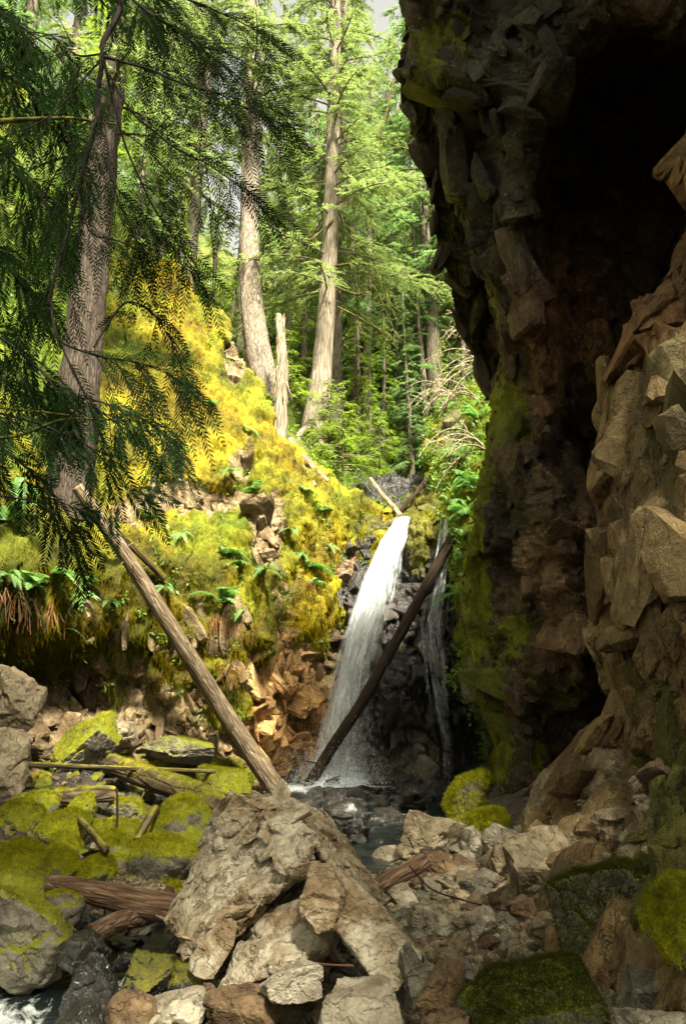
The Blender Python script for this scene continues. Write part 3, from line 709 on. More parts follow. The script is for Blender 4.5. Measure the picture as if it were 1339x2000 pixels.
class Acc:
    def __init__(s): s.V = []; s.Q = []; s.T = []; s.n = 0
    def add(s, V, Q=None, T=None):
        s.V.append(np.asarray(V, float).reshape(-1, 3))
        if Q is not None and len(Q): s.Q.append(np.asarray(Q) + s.n)
        if T is not None and len(T): s.T.append(np.asarray(T) + s.n)
        s.n += len(s.V[-1])
    def tube(s, *a, **k): V, Q, T = tube(*a, **k); s.add(V, Q, T)
    def leaves(s, base, dirv, side, length, width, bend=None, kite=.4):
        """kite-shaped leaflets: base (n,3), dir (n,3), side (n,3)"""
        n = len(base)
        if not n: return
        length = np.broadcast_to(length, (n,))[:, None]; width = np.broadcast_to(width, (n,))[:, None]
        tip = base + dirv * length
        if bend is not None: tip = tip + bend
        mid = base + dirv * length * kite
        V = np.stack([base, mid + side * width, tip, mid - side * width], 1).reshape(-1, 3)
        s.add(V, np.arange(4 * n).reshape(n, 4))
    def strands(s, base, dirv, side, length, width):
        n = len(base)
        if not n: return
        length = np.broadcast_to(length, (n,))[:, None]; width = np.broadcast_to(width, (n,))[:, None]
        V = np.stack([base - side * width, base + side * width, base + dirv * length], 1).reshape(-1, 3)
        s.add(V, T=np.arange(3 * n).reshape(n, 3))
    def build(s, name, mat, parent=None, smooth=True, loc=None, attrs=None):
        F = []
        if s.Q: F.append(np.concatenate(s.Q))
        if s.T: F.append(np.concatenate(s.T))
        return new_mesh(name, np.concatenate(s.V), F, mat, parent, smooth, loc, attrs)

def rdir(n, r=rng): return nrm(r.normal(size=(n, 3)))
def tuft(acc, V, Nn, n, length, width, prob=None, down=.5, r=rng):
    """n moss strands on points V with normals Nn"""
    if prob is not None:
        pr = prob / prob.sum(); idx = r.choice(len(V), n, p=pr)
    else: idx = r.integers(0, len(V), n)
    b = V[idx] + r.normal(size=(n, 3)) * .012
    steep = 1 - np.clip(Nn[idx, 2], 0, 1)
    d = Nn[idx] * .8 + r.normal(size=(n, 3)) * .55; d[:, 2] -= down * 1.6 * steep
    d = nrm(d); s = nrm(np.cross(d, rdir(n, r)))
    acc.strands(b - d * .01, d, s, length * r.uniform(.4, 1.3, n), width)
    return idx

# ------------------------------------------------------------------ trees
def crown_mesh(seed, height, z0, spread, nb, leaf=.11, droop=.5, twigs=11, top=True, dens=1.0):
    r = np.random.default_rng(seed); acc = Acc(); br = Acc()
    for k in range(nb):
        f = (k + r.uniform(0, 1)) / nb; z = z0 + (height - z0) * f
        Lb = spread * (1 - f * .85) * r.uniform(.55, 1.15)
        az = r.uniform(0, 2 * np.pi)
        d = np.array([math.cos(az), math.sin(az), 0]); pd = np.array([-d[1], d[0], 0])
        s = np.linspace(0, 1, 9); wob = r.normal() * .12
        path = d * (s * Lb)[:, None] + pd * (wob * Lb * s ** 2)[:, None]
        path[:, 2] = z + Lb * (.12 * s - droop * s ** 1.8 * r.uniform(.6, 1.2))
        br.tube(path, np.linspace(.035, .008, 9) * (.4 + Lb / 3), 4, cap=False)
        nt = max(4, int(twigs * Lb / 1.2 * dens)); ts = np.sort(r.uniform(.12, 1, nt)) ** .8
        for t in ts:
            i = min(int(t * 8), 7); fr = t * 8 - i; b = path[i] * (1 - fr) + path[i + 1] * fr
            sd = 1 if r.uniform() < .5 else -1
            lt = Lb * .34 * (1.15 - t * .75) * r.uniform(.5, 1.3) + .12
            td = nrm(d * r.uniform(.4, 1.0) + pd * sd * r.uniform(.5, 1.1) + np.array([0, 0, -r.uniform(.0, .5)]))
            m = max(3, int(lt / .065 * dens)); u = np.repeat(np.linspace(.08, 1, m), 2); sg = np.tile([1, -1], m)
            pos = b + td * (u * lt)[:, None]; pos[:, 2] -= .35 * lt * u ** 2
            side = nrm(np.cross(td, [0, 0, 1.0]))
            ld = nrm(td * .75 + side * sg[:, None] * .75 + r.normal(size=(2 * m, 3)) * .22 + np.array([0, 0, -.22]))
            ln = leaf * (1.15 - .6 * u) * r.uniform(.7, 1.3, 2 * m)
            sv = nrm(np.cross(ld, np.array([0, 0, 1.0]) + r.normal(size=(2 * m, 3)) * .35))
            acc.leaves(pos, ld, sv, ln, ln * .20)
    return acc, br

def trunk_mesh(path_pts, rads, sides=28, n=90, seed=0, ridges=.10, flare=0.):
    C = catmull(np.array(path_pts, float), n); R = np.interp(np.linspace(0, 1, n), np.linspace(0, 1, len(rads)), rads)
    if flare:
        s = np.linspace(0, 1, n); R = R * (1 + flare * np.exp(-s * 28))
    return tube(C, R, sides, rough=.10, seed=seed, ridges=ridges)

def crown_obj(acc, br, leafm, barkm, root):
    a2 = Acc(); a2.V = acc.V + br.V
    n0 = sum(len(q) for q in acc.Q); off = acc.n
    Q = np.concatenate(acc.Q + [q + off for q in br.Q])
    o = new_mesh('crown', np.concatenate(a2.V), Q, leafm, root, smooth=False)
    o.data.materials.append(barkm)
    mi = np.zeros(len(Q), np.int32); mi[n0:] = 1
    o.data.polygons.foreach_set('material_index', mi)
    return o
protos = []
for k, (h, z0, sp, nb, lf, dr, mat) in enumerate([(24, 3, 3.4, 120, .15, .45, 'needle_green'), (20, 1.5, 2.8, 120, .14, .55, 'needle_blue'), (22, 5, 3.2, 110, .15, .35, 'needle_green'), (16, .8, 2.6, 110, .14, .5, 'needle_bright')]):
    acc, br = crown_mesh(100 + k, h, z0, sp, nb, lf, dr)
    root = empty('conifer_tree', (0, 0, 0))
    pts = [(0, 0, -1), (.05, .02, h * .3), (-.05, .05, h * .6), (0, 0, h)]
    V, Q, T = trunk_mesh(pts, [.27, .2, .13, .03], 14, 40, k)
    new_mesh('trunk', V, [Q, T], M['far_bark'], root)
    crown_obj(acc, br, M[mat], M['far_bark'], root)
    protos.append((root, h))
FAR_LABELS = ['tall green conifer in the sunlit forest up the hillside', 'blue green drooping conifer in the forest up the gorge', 'high crowned conifer in the forest up the hillside', 'bright yellow green young conifer in the forest up the hillside']
# (px of trunk, y distance, variant, scale)
far_list = [(360, 24, 2, 1.0), (300, 29, 0, 1.0), (545, 27, 3, .95), (700, 22.5, 1, .85), (760, 26, 1, 1.0), (835, 23.5, 0, .95), (895, 27, 1, 1.0),
            (960, 24, 0, .9), (1030, 22, 1, .9), (690, 31, 0, 1.1), (600, 36, 2, 1.1), (790, 35, 3, 1.2), (870, 36, 0, 1.2), (230, 36, 0, 1.1), (160, 26, 3, 1.1),
            (80, 30, 0, 1.1), (-20, 24, 1, 1.1), (-130, 28, 0, 1.1), (960, 34, 2, 1.2), (1060, 30, 0, 1.1), (740, 46, 2, 1.3), (650, 52, 0, 1.3), (850, 50, 2, 1.3), (940, 56, 0, 1.3),
            (720, 19.2, 3, .28), (745, 20.5, 3, .35), (800, 20.5, 1, .35), (590, 22, 3, .5), (860, 20.3, 3, .3), (450, 21.5, 3, .33), (340, 20.5, 3, .3), (500, 24, 1, .5), (890, 19.4, 3, .26), (780, 23, 1, .6), (645, 24, 1, .55), (410, 23, 3, .4), (560, 24, 0, .6), (700, 20.5, 3, .4), (830, 21, 1, .5), (905, 22, 0, .5), (620, 28, 1, .7), (800, 30, 0, .9), (730, 27, 2, .8), (930, 30, 1, 1.0), (250, 24, 1, .6), (340, 33, 1, .8)]
used = set()
for (px, Yd, v, sc) in far_list:
    x = float(P(px, 800, Yd)[0]); a_, y_, z_ = ray(px, 700); x = a_ / y_ * Yd
    z = float(far_z(x, Yd))
    root, h = protos[v]
    lab = FAR_LABELS[v] if sc > .7 else 'small bright sapling conifer among the forest undergrowth'
    grp = ['tall green conifers up the hillside', 'drooping conifers up the gorge', 'high crowned conifers up the hillside', 'young conifers up the hillside'][v] if sc > .7 else 'sapling conifers in the undergrowth'
    loc = (x, Yd, z - .1); rot = (random.uniform(-.03, .03), random.uniform(-.03, .03), random.uniform(0, 6.28))
    if v not in used:
        root.location = loc; root.rotation_euler = rot; root.scale = (sc,) * 3; tag(root, lab, 'tree', grp); used.add(v); sc0 = sc
    else:
        o = dup(root, loc, rot, sc, lab, grp)
        if sc < .7: o.name = 'sapling_conifer'

# unseen trees added round the viewpoint so their crowns shade the near stones
for (x, y, v, sc) in [(-3.6, -2.2, 0, 1.0), (3.4, -2.4, 1, 1.1), (.2, -4.2, 0, 1.0), (-6.5, .8, 1, 1.0), (1.4, -6.8, 3, 1.3), (6.2, -2.2, 0, 1.0), (2.4, -1.9, 2, .95), (5.2, -5.2, 1, 1.1)]:
    root, h = protos[v]
    o = dup(root, (x, y, -.3), (0, 0, random.uniform(0, 6.28)), (sc * .95, sc * .95, sc), 'unseen conifer added behind the viewpoint to shade the near stones', 'unseen conifers added behind the viewpoint')
# named trees: path in (px, py, Y)
def big_tree(name, label, pts, rads, bark, crown=None, flare=.5, seed=0, ridges=.12, group=None, limbs=()):
    root = empty(name, tuple(P(*pts[0])))
    base = P(*pts[0]); path = [P(*p) - base for p in pts]
    path = [path[0] - np.array([0, 0, .8])] + path
    C = np.array(path)
    V, Q, T = trunk_mesh(C, [rads[0]] + list(rads), 40, 200, seed, ridges, flare)
    new_mesh('trunk', V, [Q, T], M[bark], root)
    tag(root, label, 'tree', group)
    if crown:
        z0, h, sp, nb, mat, lf, dr = crown
        acc, br = crown_mesh(seed, h, z0, sp, nb, lf, dr, twigs=12, dens=1.15)
        # follow the trunk's lean
        def lean(Vs):
            Vs = np.concatenate(Vs); zz = C[:, 2]
            Vs[:, 0] += np.interp(Vs[:, 2], zz, C[:, 0]); Vs[:, 1] += np.interp(Vs[:, 2], zz, C[:, 1]); return [Vs]
        acc.V = lean(acc.V); br.V = lean(br.V)
        crown_obj(acc, br, M[mat], M[bark], root)
    return root
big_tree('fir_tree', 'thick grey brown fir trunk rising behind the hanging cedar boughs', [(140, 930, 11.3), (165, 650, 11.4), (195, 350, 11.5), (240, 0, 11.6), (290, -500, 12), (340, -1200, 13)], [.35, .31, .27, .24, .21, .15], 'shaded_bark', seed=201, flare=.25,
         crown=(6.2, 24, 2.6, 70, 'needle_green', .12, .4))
big_tree('fir_tree', 'leaning pale fir trunk behind the broken snag', [(522, 775, 17.0), (497, 640, 17.1), (487, 480, 17.2), (493, 280, 17.4), (492, 0, 17.8), (480, -500, 18.5), (470, -900, 19.5)], [.36, .30, .25, .21, .19, .16, .1], 'fir_bark', seed=202, flare=.3,
         crown=(9.5, 26, 2.6, 60, 'needle_green', .13, .4))
big_tree('cedar_tree', 'straight grey cedar with flared foot and drooping green boughs', [(616, 835, 18.0), (630, 700, 18.1), (643, 500, 18.2), (652, 200, 18.4), (658, -100, 18.6), (662, -700, 19.5)], [.35, .27, .23, .19, .15, .05], 'cedar_bark', seed=203, flare=.9,
         crown=(3.8, 25, 3.3, 150, 'needle_green', .12, .42))
big_tree('fir_tree', 'grey trunk standing close behind the flared cedar', [(655, 790, 20.0), (658, 500, 20.3), (668, 200, 20.6), (680, -400, 21.5)], [.19, .16, .14, .08], 'far_bark', seed=204, flare=.2)
big_tree('fir_tree', 'dark slim trunk right of the forest clearing', [(850, 760, 21.0), (838, 560, 21.2), (828, 440, 21.4), (822, 200, 21.8), (815, -300, 22.5)], [.22, .19, .16, .13, .08], 'far_bark', seed=205, flare=.2,
         crown=(3.8, 22, 2.9, 120, 'needle_blue', .13, .5))
big_tree('fir_tree', 'short dark trunk above the moss at the back of the gorge', [(716, 830, 22.0), (718, 640, 22.3), (722, 400, 22.8)], [.16, .13, .1], 'far_bark', seed=206, flare=.2)
big_tree('fir_tree', 'hazy grey trunk on the far hillside left of the leaning fir', [(362, 560, 25.0), (372, 380, 25.3), (385, 150, 25.8), (400, -300, 27)], [.30, .25, .2, .12], 'far_bark', seed=207, flare=.2)
big_tree('fir_tree', 'slanting thin trunk high on the far left hillside', [(292, 470, 27.0), (310, 250, 27.3), (322, 0, 27.8), (335, -300, 29)], [.22, .2, .18, .12], 'far_bark', seed=208, flare=.2)
big_tree('fir_tree', 'thin trunk half hidden right behind the leaning fir', [(470, 640, 21.0), (478, 300, 21.5), (486, 0, 22)], [.11, .10, .08], 'far_bark', seed=209, flare=.2)

# small bright hemlocks by the falls: pieces of the same builder
for i, (px, py, Yd, h, sp) in enumerate([(668, 935, 16.6, 2.6, .95), (640, 880, 17.4, 2.0, .8), (560, 790, 17.3, 2.2, .8), (520, 840, 15.9, .9, .5), (740, 900, 18.3, 1.5, .7)]):
    acc, br = crown_mesh(300 + i, h, .12, sp, 46, .065, .15, twigs=15, dens=1.6)
    root = empty('hemlock_sapling', tuple(P(px, py, Yd)))
    tag(root, ['bright green hemlock sapling above the lip of the falls', 'bright hemlock sapling at the foot of the flared cedar', 'bright sapling between the snag and the leaning fir', 'low green sapling left of the snag foot', 'small sapling over the gap above the falls'][i], 'sapling')
    V, Q, T = tube(np.array([[0, 0, -.3], [.02, 0, h * .5], [0, .02, h]]), np.array([.03, .02, .005]), 6)
    new_mesh('trunk', V, [Q, T], M['far_bark'], root)
    crown_obj(acc, br, M['needle_bright'], M['far_bark'], root)

# undergrowth on the far hillside: leafy ground cover
acc = Acc(); r = np.random.default_rng(55)
n = 2600
xx = r.uniform(-16, 16, n); yy = 15.9 + r.uniform(0, 1, n) ** 1.3 * 26
zz = far_z(xx, yy)
for i in range(n):
    m = 26; rad = r.uniform(.15, .5)
    c = np.array([xx[i], yy[i], zz[i]])
    d = rdir(m, r); d[:, 2] = np.abs(d[:, 2])
    pos = c + d * rad * r.uniform(.3, 1, (m, 1)) * np.array([1, 1, .8])
    ld = nrm(d + r.normal(size=(m, 3)) * .5 - np.array([0, 0, .2])); sv = nrm(np.cross(ld, rdir(m, r)))
    ln = r.uniform(.08, .2, m)
    acc.leaves(pos, ld, sv, ln, ln * .28)
V_, N_ = R.reshape(-1, 3), NR.reshape(-1, 3); gx, gy, gd = pix(V_)
w_ = ((gx < 1010) & (gd > 1)) * np.where(gy < 1100, 1.0, .25)
for i in r.choice(len(V_), 420, p=w_ / w_.sum()):
    m = 22; c = V_[i]; d = nrm(rdir(m, r) + N_[i] * .8); pos = c + d * r.uniform(.02, .22, (m, 1)); ld = nrm(d + r.normal(size=(m, 3)) * .5); sv = nrm(np.cross(ld, rdir(m, r))); ln = r.uniform(.06, .14, m)
    acc.leaves(pos, ld, sv, ln, ln * .25)
V_, N_ = L.reshape(-1, 3), NL.reshape(-1, 3); gx, gy, gd = pix(V_)
w_ = (gx > -60) * (gd > 1) * (np.clip((760 - gy) / 300, 0, 1) * np.where(gx < 260, 1, .35) + .035)
for i in r.choice(len(V_), 1500, p=w_ / w_.sum()):
    m = 16; c = V_[i]; d = nrm(rdir(m, r) + N_[i] * .8); pos = c + d * r.uniform(.02, .16, (m, 1)); ld = nrm(d + r.normal(size=(m, 3)) * .5); sv = nrm(np.cross(ld, rdir(m, r))); ln = r.uniform(.04, .10, m)
    acc.leaves(pos, ld, sv, ln, ln * .25)
tag(acc.build('undergrowth', M['bush_leaf'], smooth=False), 'low leafy growth covering the sunlit forest hillside', 'undergrowth', kind='stuff')

# ------------------------------------------------------------------ moss strands over bank and cliff edges
def flat(G, Nn): return G.reshape(-1, 3), Nn.reshape(-1, 3)
acc = Acc(); r = np.random.default_rng(66)
V_, N_ = flat(L, NL); gx, gy, gd = pix(V_)
mm = smoothn(mossL.ravel() + .45 * fbm(V_, 2.0, 3, 47), .35, .65) * (gx > -120) * (gd > 1)
i1 = tuft(acc, V_, N_, 210000, .042, .0055, mm / np.maximum(gd, 5) ** .5 * gd ** 1.5, .7, r)
low = mm * np.clip(-N_[:, 2] + .15, 0, 1)
i2 = tuft(acc, V_, N_, 30000, .16, .006, low + 1e-9, 1.6, r)
mts = np.repeat(mtL.reshape(-1, 3)[np.concatenate([i1, i2])], 3, 0)
tag(acc.build('bank_moss', M['moss_gold'], smooth=False, attrs={'mosstone': mts}), 'thick golden green moss hanging over the left bank', 'moss', kind='stuff')
acc = Acc()
NA = grid_normals(A)
if (NA * (A - np.array([0, 0, CAMZ]))).sum() > 0: NA = -NA
V_, N_ = flat(A, NA); gx, gy, gd = pix(V_); ma = np.clip(mossA.ravel() - .3 + .4 * fbm(V_, 2.5, 3, 5), 0, 1) * (gx < 1250)
tuft(acc, V_, N_, 60000, .06, .004, ma + 1e-9, .9, r)
tuft(acc, V_, N_, 12000, .17, .004, ma * np.clip(.3 - N_[:, 2], 0, 1) + 1e-9, 2.4, r)
NB = grid_normals(B)
if (NB * (B - np.array([0, 0, CAMZ]))).sum() > 0: NB = -NB
V_, N_ = flat(B, NB); mb = np.clip(mossB.ravel() - .35 + .35 * fbm(V_, 2.5, 3, 5), 0, 1)
accB = Acc(); tuft(accB, V_, N_, 60000, .035, .0022, mb + 1e-9, 1.2, r)
tag(accB.build('buttress_moss', M['moss_dark'], smooth=False), 'dark moss clinging to the near right rock face', 'moss', kind='stuff')
NW = grid_normals(W)
if (NW * (W - np.array([0, 0, CAMZ]))).sum() > 0: NW = -NW
V_, N_ = flat(W, NW); mw = np.clip(mossW.ravel() - .35, 0, 1)
tuft(acc, V_, N_, 12000, .07, .006, mw + 1e-9, .7, r)
V_, N_ = flat(R, NR); gx, gy, gd = pix(V_); mr = np.clip(mossR.ravel() - .2, 0, 1) * (gx < 1000)
tuft(acc, V_, N_, 30000, .09, .006, mr, .9, r)
tag(acc.build('cliff_moss', M['moss_green'], smooth=False), 'dark green moss hanging from the cliff edges', 'moss', kind='stuff')
# ------------------------------------------------------------------ stones
_ico = {}
def ico(sub):
    if sub not in _ico:
        bm = bmesh.new(); bmesh.ops.create_icosphere(bm, subdivisions=sub, radius=1)
        _ico[sub] = (np.array([v.co[:] for v in bm.verts]), np.array([[v.index for v in f.verts] for f in bm.faces])); bm.free()
    return _ico[sub]
def stone_geo(hx, hy, hz, seed, style='angular', sub=5):
    D, F = ico(sub); r = np.random.default_rng(seed)
    if style == 'round': npl, lo, hi, soft = 10, .86, 1.0, 7
    elif style == 'angular': npl, lo, hi, soft = 9, .48, .95, 70
    else: npl, lo, hi, soft = 6, .42, .92, 90        # slab-like
    n = nrm(r.normal(size=(npl, 3))); ax = np.concatenate([np.eye(3), -np.eye(3)]); n = np.concatenate([n, nrm(ax + r.normal(size=(6, 3)) * .22)])
    h = np.concatenate([r.uniform(lo, hi, npl), np.full(6, .93 if style != 'round' else .97)])
    dn = D @ n.T; q = h / np.maximum(dn, 1e-3)
    R = (q ** -soft).sum(1) ** (-1.0 / soft); R = np.minimum(R, 1.3)
    V = D * R[:, None] * np.array([hx, hy, hz])
    s = (hx * hy * hz) ** (1 / 3.)
    off = r.uniform(-50, 50, 3)
    if style == 'round':
        dd = .13 * fbm(V / s + off, 1.5, 3, seed) + .04 * np.abs(fbm(V / s + off, 4, 3, seed + 1)) + .22 * (.55 - worley(V / s + off + .15 * fbm(V / s, 3, 2, seed)[:, None], 1.7, seed)[0])
    else:
        dd = .10 * blocky(V / s + off, 1.4, seed, warp=.3) + .035 * blocky(V / s + off, 4.2, seed + 3) + .02 * fbm(V / s + off, 6, 3, seed + 5)
    V = V + nrm(V / np.array([hx, hy, hz]) ** 1) * (dd * s)[:, None]
    return V, F
def with_moss(o, V, F, mat, n, length, width, thr=.25, seed=0, r=None):
    """moss cushion growing on the upward faces, as a part"""
    r = r or np.random.default_rng(seed)
    a, b, c = V[F[:, 0]], V[F[:, 1]], V[F[:, 2]]
    fn = np.cross(b - a, c - a); ar = np.linalg.norm(fn, axis=1); fn = nrm(fn)
    w = ar * np.clip(fn[:, 2] + .35 - thr + .35 * fbm(a + 13, 3.5, 3, seed), 0, 1)
    if w.sum() <= 0: return
    idx = r.choice(len(F), n, p=w / w.sum()); u = r.uniform(size=(n, 2)); u[u.sum(1) > 1] = 1 - u[u.sum(1) > 1]
    p = a[idx] + (b - a)[idx] * u[:, :1] + (c - a)[idx] * u[:, 1:]
    acc = Acc(); d = fn[idx] * .8 + r.normal(size=(n, 3)) * .55; d[:, 2] -= .8 * (1 - np.clip(fn[idx, 2], 0, 1)); d = nrm(d)
    acc.strands(p - d * .006, d, nrm(np.cross(d, rdir(n, r))), length * r.uniform(.4, 1.3, n), width)
    acc.build('moss', M[mat], o, smooth=False)
FDIR = cP
SINK = 1.0
def stone(name, label, cat, px, pyb, w, h, mat, seed, Yd=None, style='angular', dep=.85, moss=None, rz=None, tilt=(0, 0), group=None, sub=5, sink=.18):
    """a stone whose silhouette is w x h photograph pixels with its foot at pixel row pyb"""
    if Yd is None: Yd = hit(px, pyb - h * .05, ground_z)
    a, y, z = ray(px, pyb - h / 2)
    k = Yd / y / FPX
    hx, hz = w * k / 2, h * k / 2 * 1.05; hz *= (1 + sink); hy = max(hx, hz) * dep
    c = P(px, pyb - h / 2, Yd + hy * .35); c[2] -= hz * sink
    V, F = stone_geo(hx * 1.04, hy, hz * 1.04, seed, style, sub)
    if tilt[0] or tilt[1]:
        mtx = np.array((Matrix.Rotation(tilt[0], 3, 'Y') @ Matrix.Rotation(tilt[1], 3, 'X'))); V = V @ mtx.T
    o = new_mesh(name, V, F, M[mat], smooth=(style == 'round'), loc=tuple(c))
    tag(o, label, cat, group)
    if moss:
        mm, n, ln, wd = moss[:4]; with_moss(o, V, F, mm, n, ln, wd, moss[4] if len(moss) > 4 else .25, seed)
    return o

MG = 'moss_green'
def mo(n=5000, ln=.03, wd=.003, thr=.2): return (MG, int(n * 1.5), ln * 1.35, wd, thr)
S = stone
# mossy boulders on the left shore
for a in [
    ('big round boulder cloaked in green moss beside the mossy log', 360, 1668, 122, 108, 'moss_stone', 1, mo(9000)),
    ('green moss boulder at the foot of the tan gorge wall behind the mossy log', 438, 1560, 98, 66, 'moss_stone', 2, mo(6000)),
    ('long low moss boulder with bare grey right end', 325, 1712, 150, 68, 'moss_stone', 3, mo(8000, thr=.4)),
    ('round grey boulder with a moss cap leaning on the short branch', 233, 1700, 74, 64, 'halfmoss_stone', 4, mo(3500, thr=.5)),
    ('small moss cushion stone between the capped boulder and the big round one', 292, 1668, 52, 32, 'moss_stone', 5, mo(2500)),
    ('low moss stone above the gravel patch', 190, 1728, 76, 50, 'moss_stone', 6, mo(4500)),
    ('wide moss boulder at the left edge of the photo, bare streak on top', 40, 1722, 104, 70, 'moss_stone', 7, mo(8000)),
    ('moss boulder just right of the widest one on the left shore', 112, 1720, 80, 66, 'moss_stone', 8, mo(7000)),
    ('moss hump behind the pair of wide boulders', 132, 1672, 60, 40, 'moss_stone', 9, mo(3000)),
    ('mossy boulder in front of the dark fallen log end', 118, 1648, 104, 56, 'moss_stone', 10, mo(5000)),
    ('flat mossy slab stone below the mossy log', 222, 1642, 112, 40, 'moss_stone', 11, mo(4500)),
    ('small mossy block behind the flat slab stone', 158, 1600, 54, 48, 'moss_stone', 12, mo(3000)),
    ('dark mossy block tucked under the mossy log', 262, 1612, 82, 52, 'halfmoss_stone', 13, mo(3000, thr=.4)),
    ('mossy stone at far left below the bare bank rock', 36, 1622, 82, 60, 'moss_stone', 14, mo(4000)),
    ('moss mound behind the thin pole at left', 92, 1590, 66, 44, 'moss_stone', 15, mo(3000)),
    ('moss mound against the undercut bank', 188, 1502, 100, 44, 'moss_stone', 16, mo(4000)),
    ('flat moss shelf stone below the bank', 330, 1516, 130, 34, 'moss_stone', 17, mo(4500)),
    ('small moss stone under the wet ledge', 395, 1590, 50, 26, 'moss_stone', 18, mo(2000)),
    ('little moss stone on the gravel right of the brown log', 352, 1754, 34, 24, 'moss_stone', 19, mo(1200)),
    ('tiny moss stone above the brown log', 333, 1733, 34, 20, 'moss_stone', 20, mo(1200)),
]:
    lab, px, pyb, w, h, mt, sd_, ms = a
    S('mossy_boulder', lab, 'boulder', px, pyb, w, h, mt, 400 + sd_, style='round' if sd_ not in (2, 12, 13, 17) else 'angular', moss=ms, dep=1.0)
# pale and wet boulders at lower left
S('boulder', 'big pale grey boulder with moss patches, biggest at the lower left', 'boulder', 34, 1896, 222, 150, 'halfmoss_stone', 431, Yd=5.6, moss=mo(5000, .02, .002, .75), dep=.8)
S('boulder', 'rounded pale boulder with green rim behind the biggest pale one', 'boulder', 122, 1808, 84, 66, 'halfmoss_stone', 432, Yd=6.3, style='round', moss=mo(2500, .02, .002, .6))
S('boulder', 'pale mossy topped slab resting above the biggest pale boulder', 'boulder', 24, 1752, 130, 50, 'halfmoss_stone', 449, Yd=6.4, style='round', moss=mo(3000, .02, .002, .6))
S('wet_boulder', 'grey wet boulder with flat sloping top beside the dark pool', 'boulder', 165, 1900, 112, 84, 'wet_stone', 433, Yd=5.7)
S('wet_boulder', 'black glistening boulder left of the little cascade', 'boulder', 170, 1975, 118, 108, 'wet_stone', 434, Yd=5.2)
S('wet_boulder', 'dark boulder with a yellow moss patch right of the little cascade', 'boulder', 284, 1952, 128, 84, 'wetmoss_stone', 435, Yd=5.2, moss=mo(1500, .015, .002, .7))
S('wet_boulder', 'flat wet stone at the head of the little cascade', 'boulder', 247, 1888, 56, 26, 'wet_stone', 436, Yd=5.8)
S('wet_boulder', 'black sharp stone in the pool under the pale boulder edge', 'boulder', 345, 1905, 92, 84, 'wet_stone', 437, Yd=5.6)
S('wet_boulder', 'brown boulder with mossy crown against the rust brown block', 'boulder', 382, 1950, 98, 66, 'wetmoss_stone', 438, Yd=5.0, style='round', moss=mo(2500, .015, .002, .5))
S('boulder', 'round brown stone at the bottom edge below the little cascade', 'boulder', 266, 2012, 92, 74, 'brown_stone', 439, Yd=4.5, style='round')
S('wet_boulder', 'shiny black stone at the bottom edge beside foaming water', 'boulder', 165, 2020, 120, 58, 'wet_stone', 440, Yd=4.7)
S('boulder', 'pale cracked stone at the bottom edge, right of the round brown one', 'boulder', 338, 2014, 132, 74, 'pale_stone', 441, Yd=4.5)
S('boulder', 'dark brown angular block at the bottom edge below the rust brown block', 'boulder', 480, 2018, 150, 95, 'brown_stone', 442, Yd=4.5)
S('boulder', 'small orange brown stone wedged beside the dark brown angular block', 'boulder', 408, 1945, 40, 22, 'brown_stone', 443, Yd=4.7)
for i, (px, pyb, w, h, lab) in enumerate([(355, 1712, 40, 32, 'largest rounded grey stone on the gravel left of the great boulder'), (322, 1716, 24, 14, 'small grey stone left of the largest rounded one on the gravel'), (368, 1732, 34, 18, 'flat grey stone just below the largest rounded one on the gravel'),
        (405, 1708, 42, 22, 'smooth grey stone touching the left flank of the great boulder'), (385, 1694, 24, 16, 'grey stone between two smooth ones behind the gravel'), (70, 1622, 34, 14, 'grey chip on the left shore between moss stones')]):
    S('grey_stone', lab, 'stone', px, pyb, w, h, 'grey_stone', 450 + i, style='round', sub=4)

# black wet stones in the outlet of the plunge pool
for i, (px, pyb, w, h, lab) in enumerate([(676, 1625, 78, 62, 'tallest dark wet stone just behind the great boulder'), (652, 1570, 62, 26, 'flat wet stone at the left of the pool outlet'), (705, 1572, 64, 22, 'long flat wet stone in the pool outlet'),
        (742, 1600, 66, 30, 'wet black stone left of the tan tooth shaped boulder'), (775, 1575, 58, 24, 'low wet stone in the shallows before the falls'), (735, 1640, 72, 32, 'glistening wet stone in the middle of the outflow'),
        (708, 1672, 62, 34, 'grey wet stone beside the narrow outflow'), (845, 1548, 54, 24, 'dark stone standing in the pool right of the falls'), (790, 1620, 50, 26, 'wet stone touching the tan tooth shaped boulder'),
        (690, 1612, 30, 22, 'small wet stone beside the tallest dark one'), (762, 1555, 40, 14, 'thin dark slab in the pool shallows'), (640, 1590, 40, 30, 'wet stone half hidden by the apex of the great boulder'), (820, 1585, 50, 18, 'flat dark stone left of the moss covered stump')]):
    S('wet_stone', lab, 'stone', px, pyb, w, h, 'wet_stone', 470 + i, style='round' if i % 3 == 0 else 'angular', sub=4)

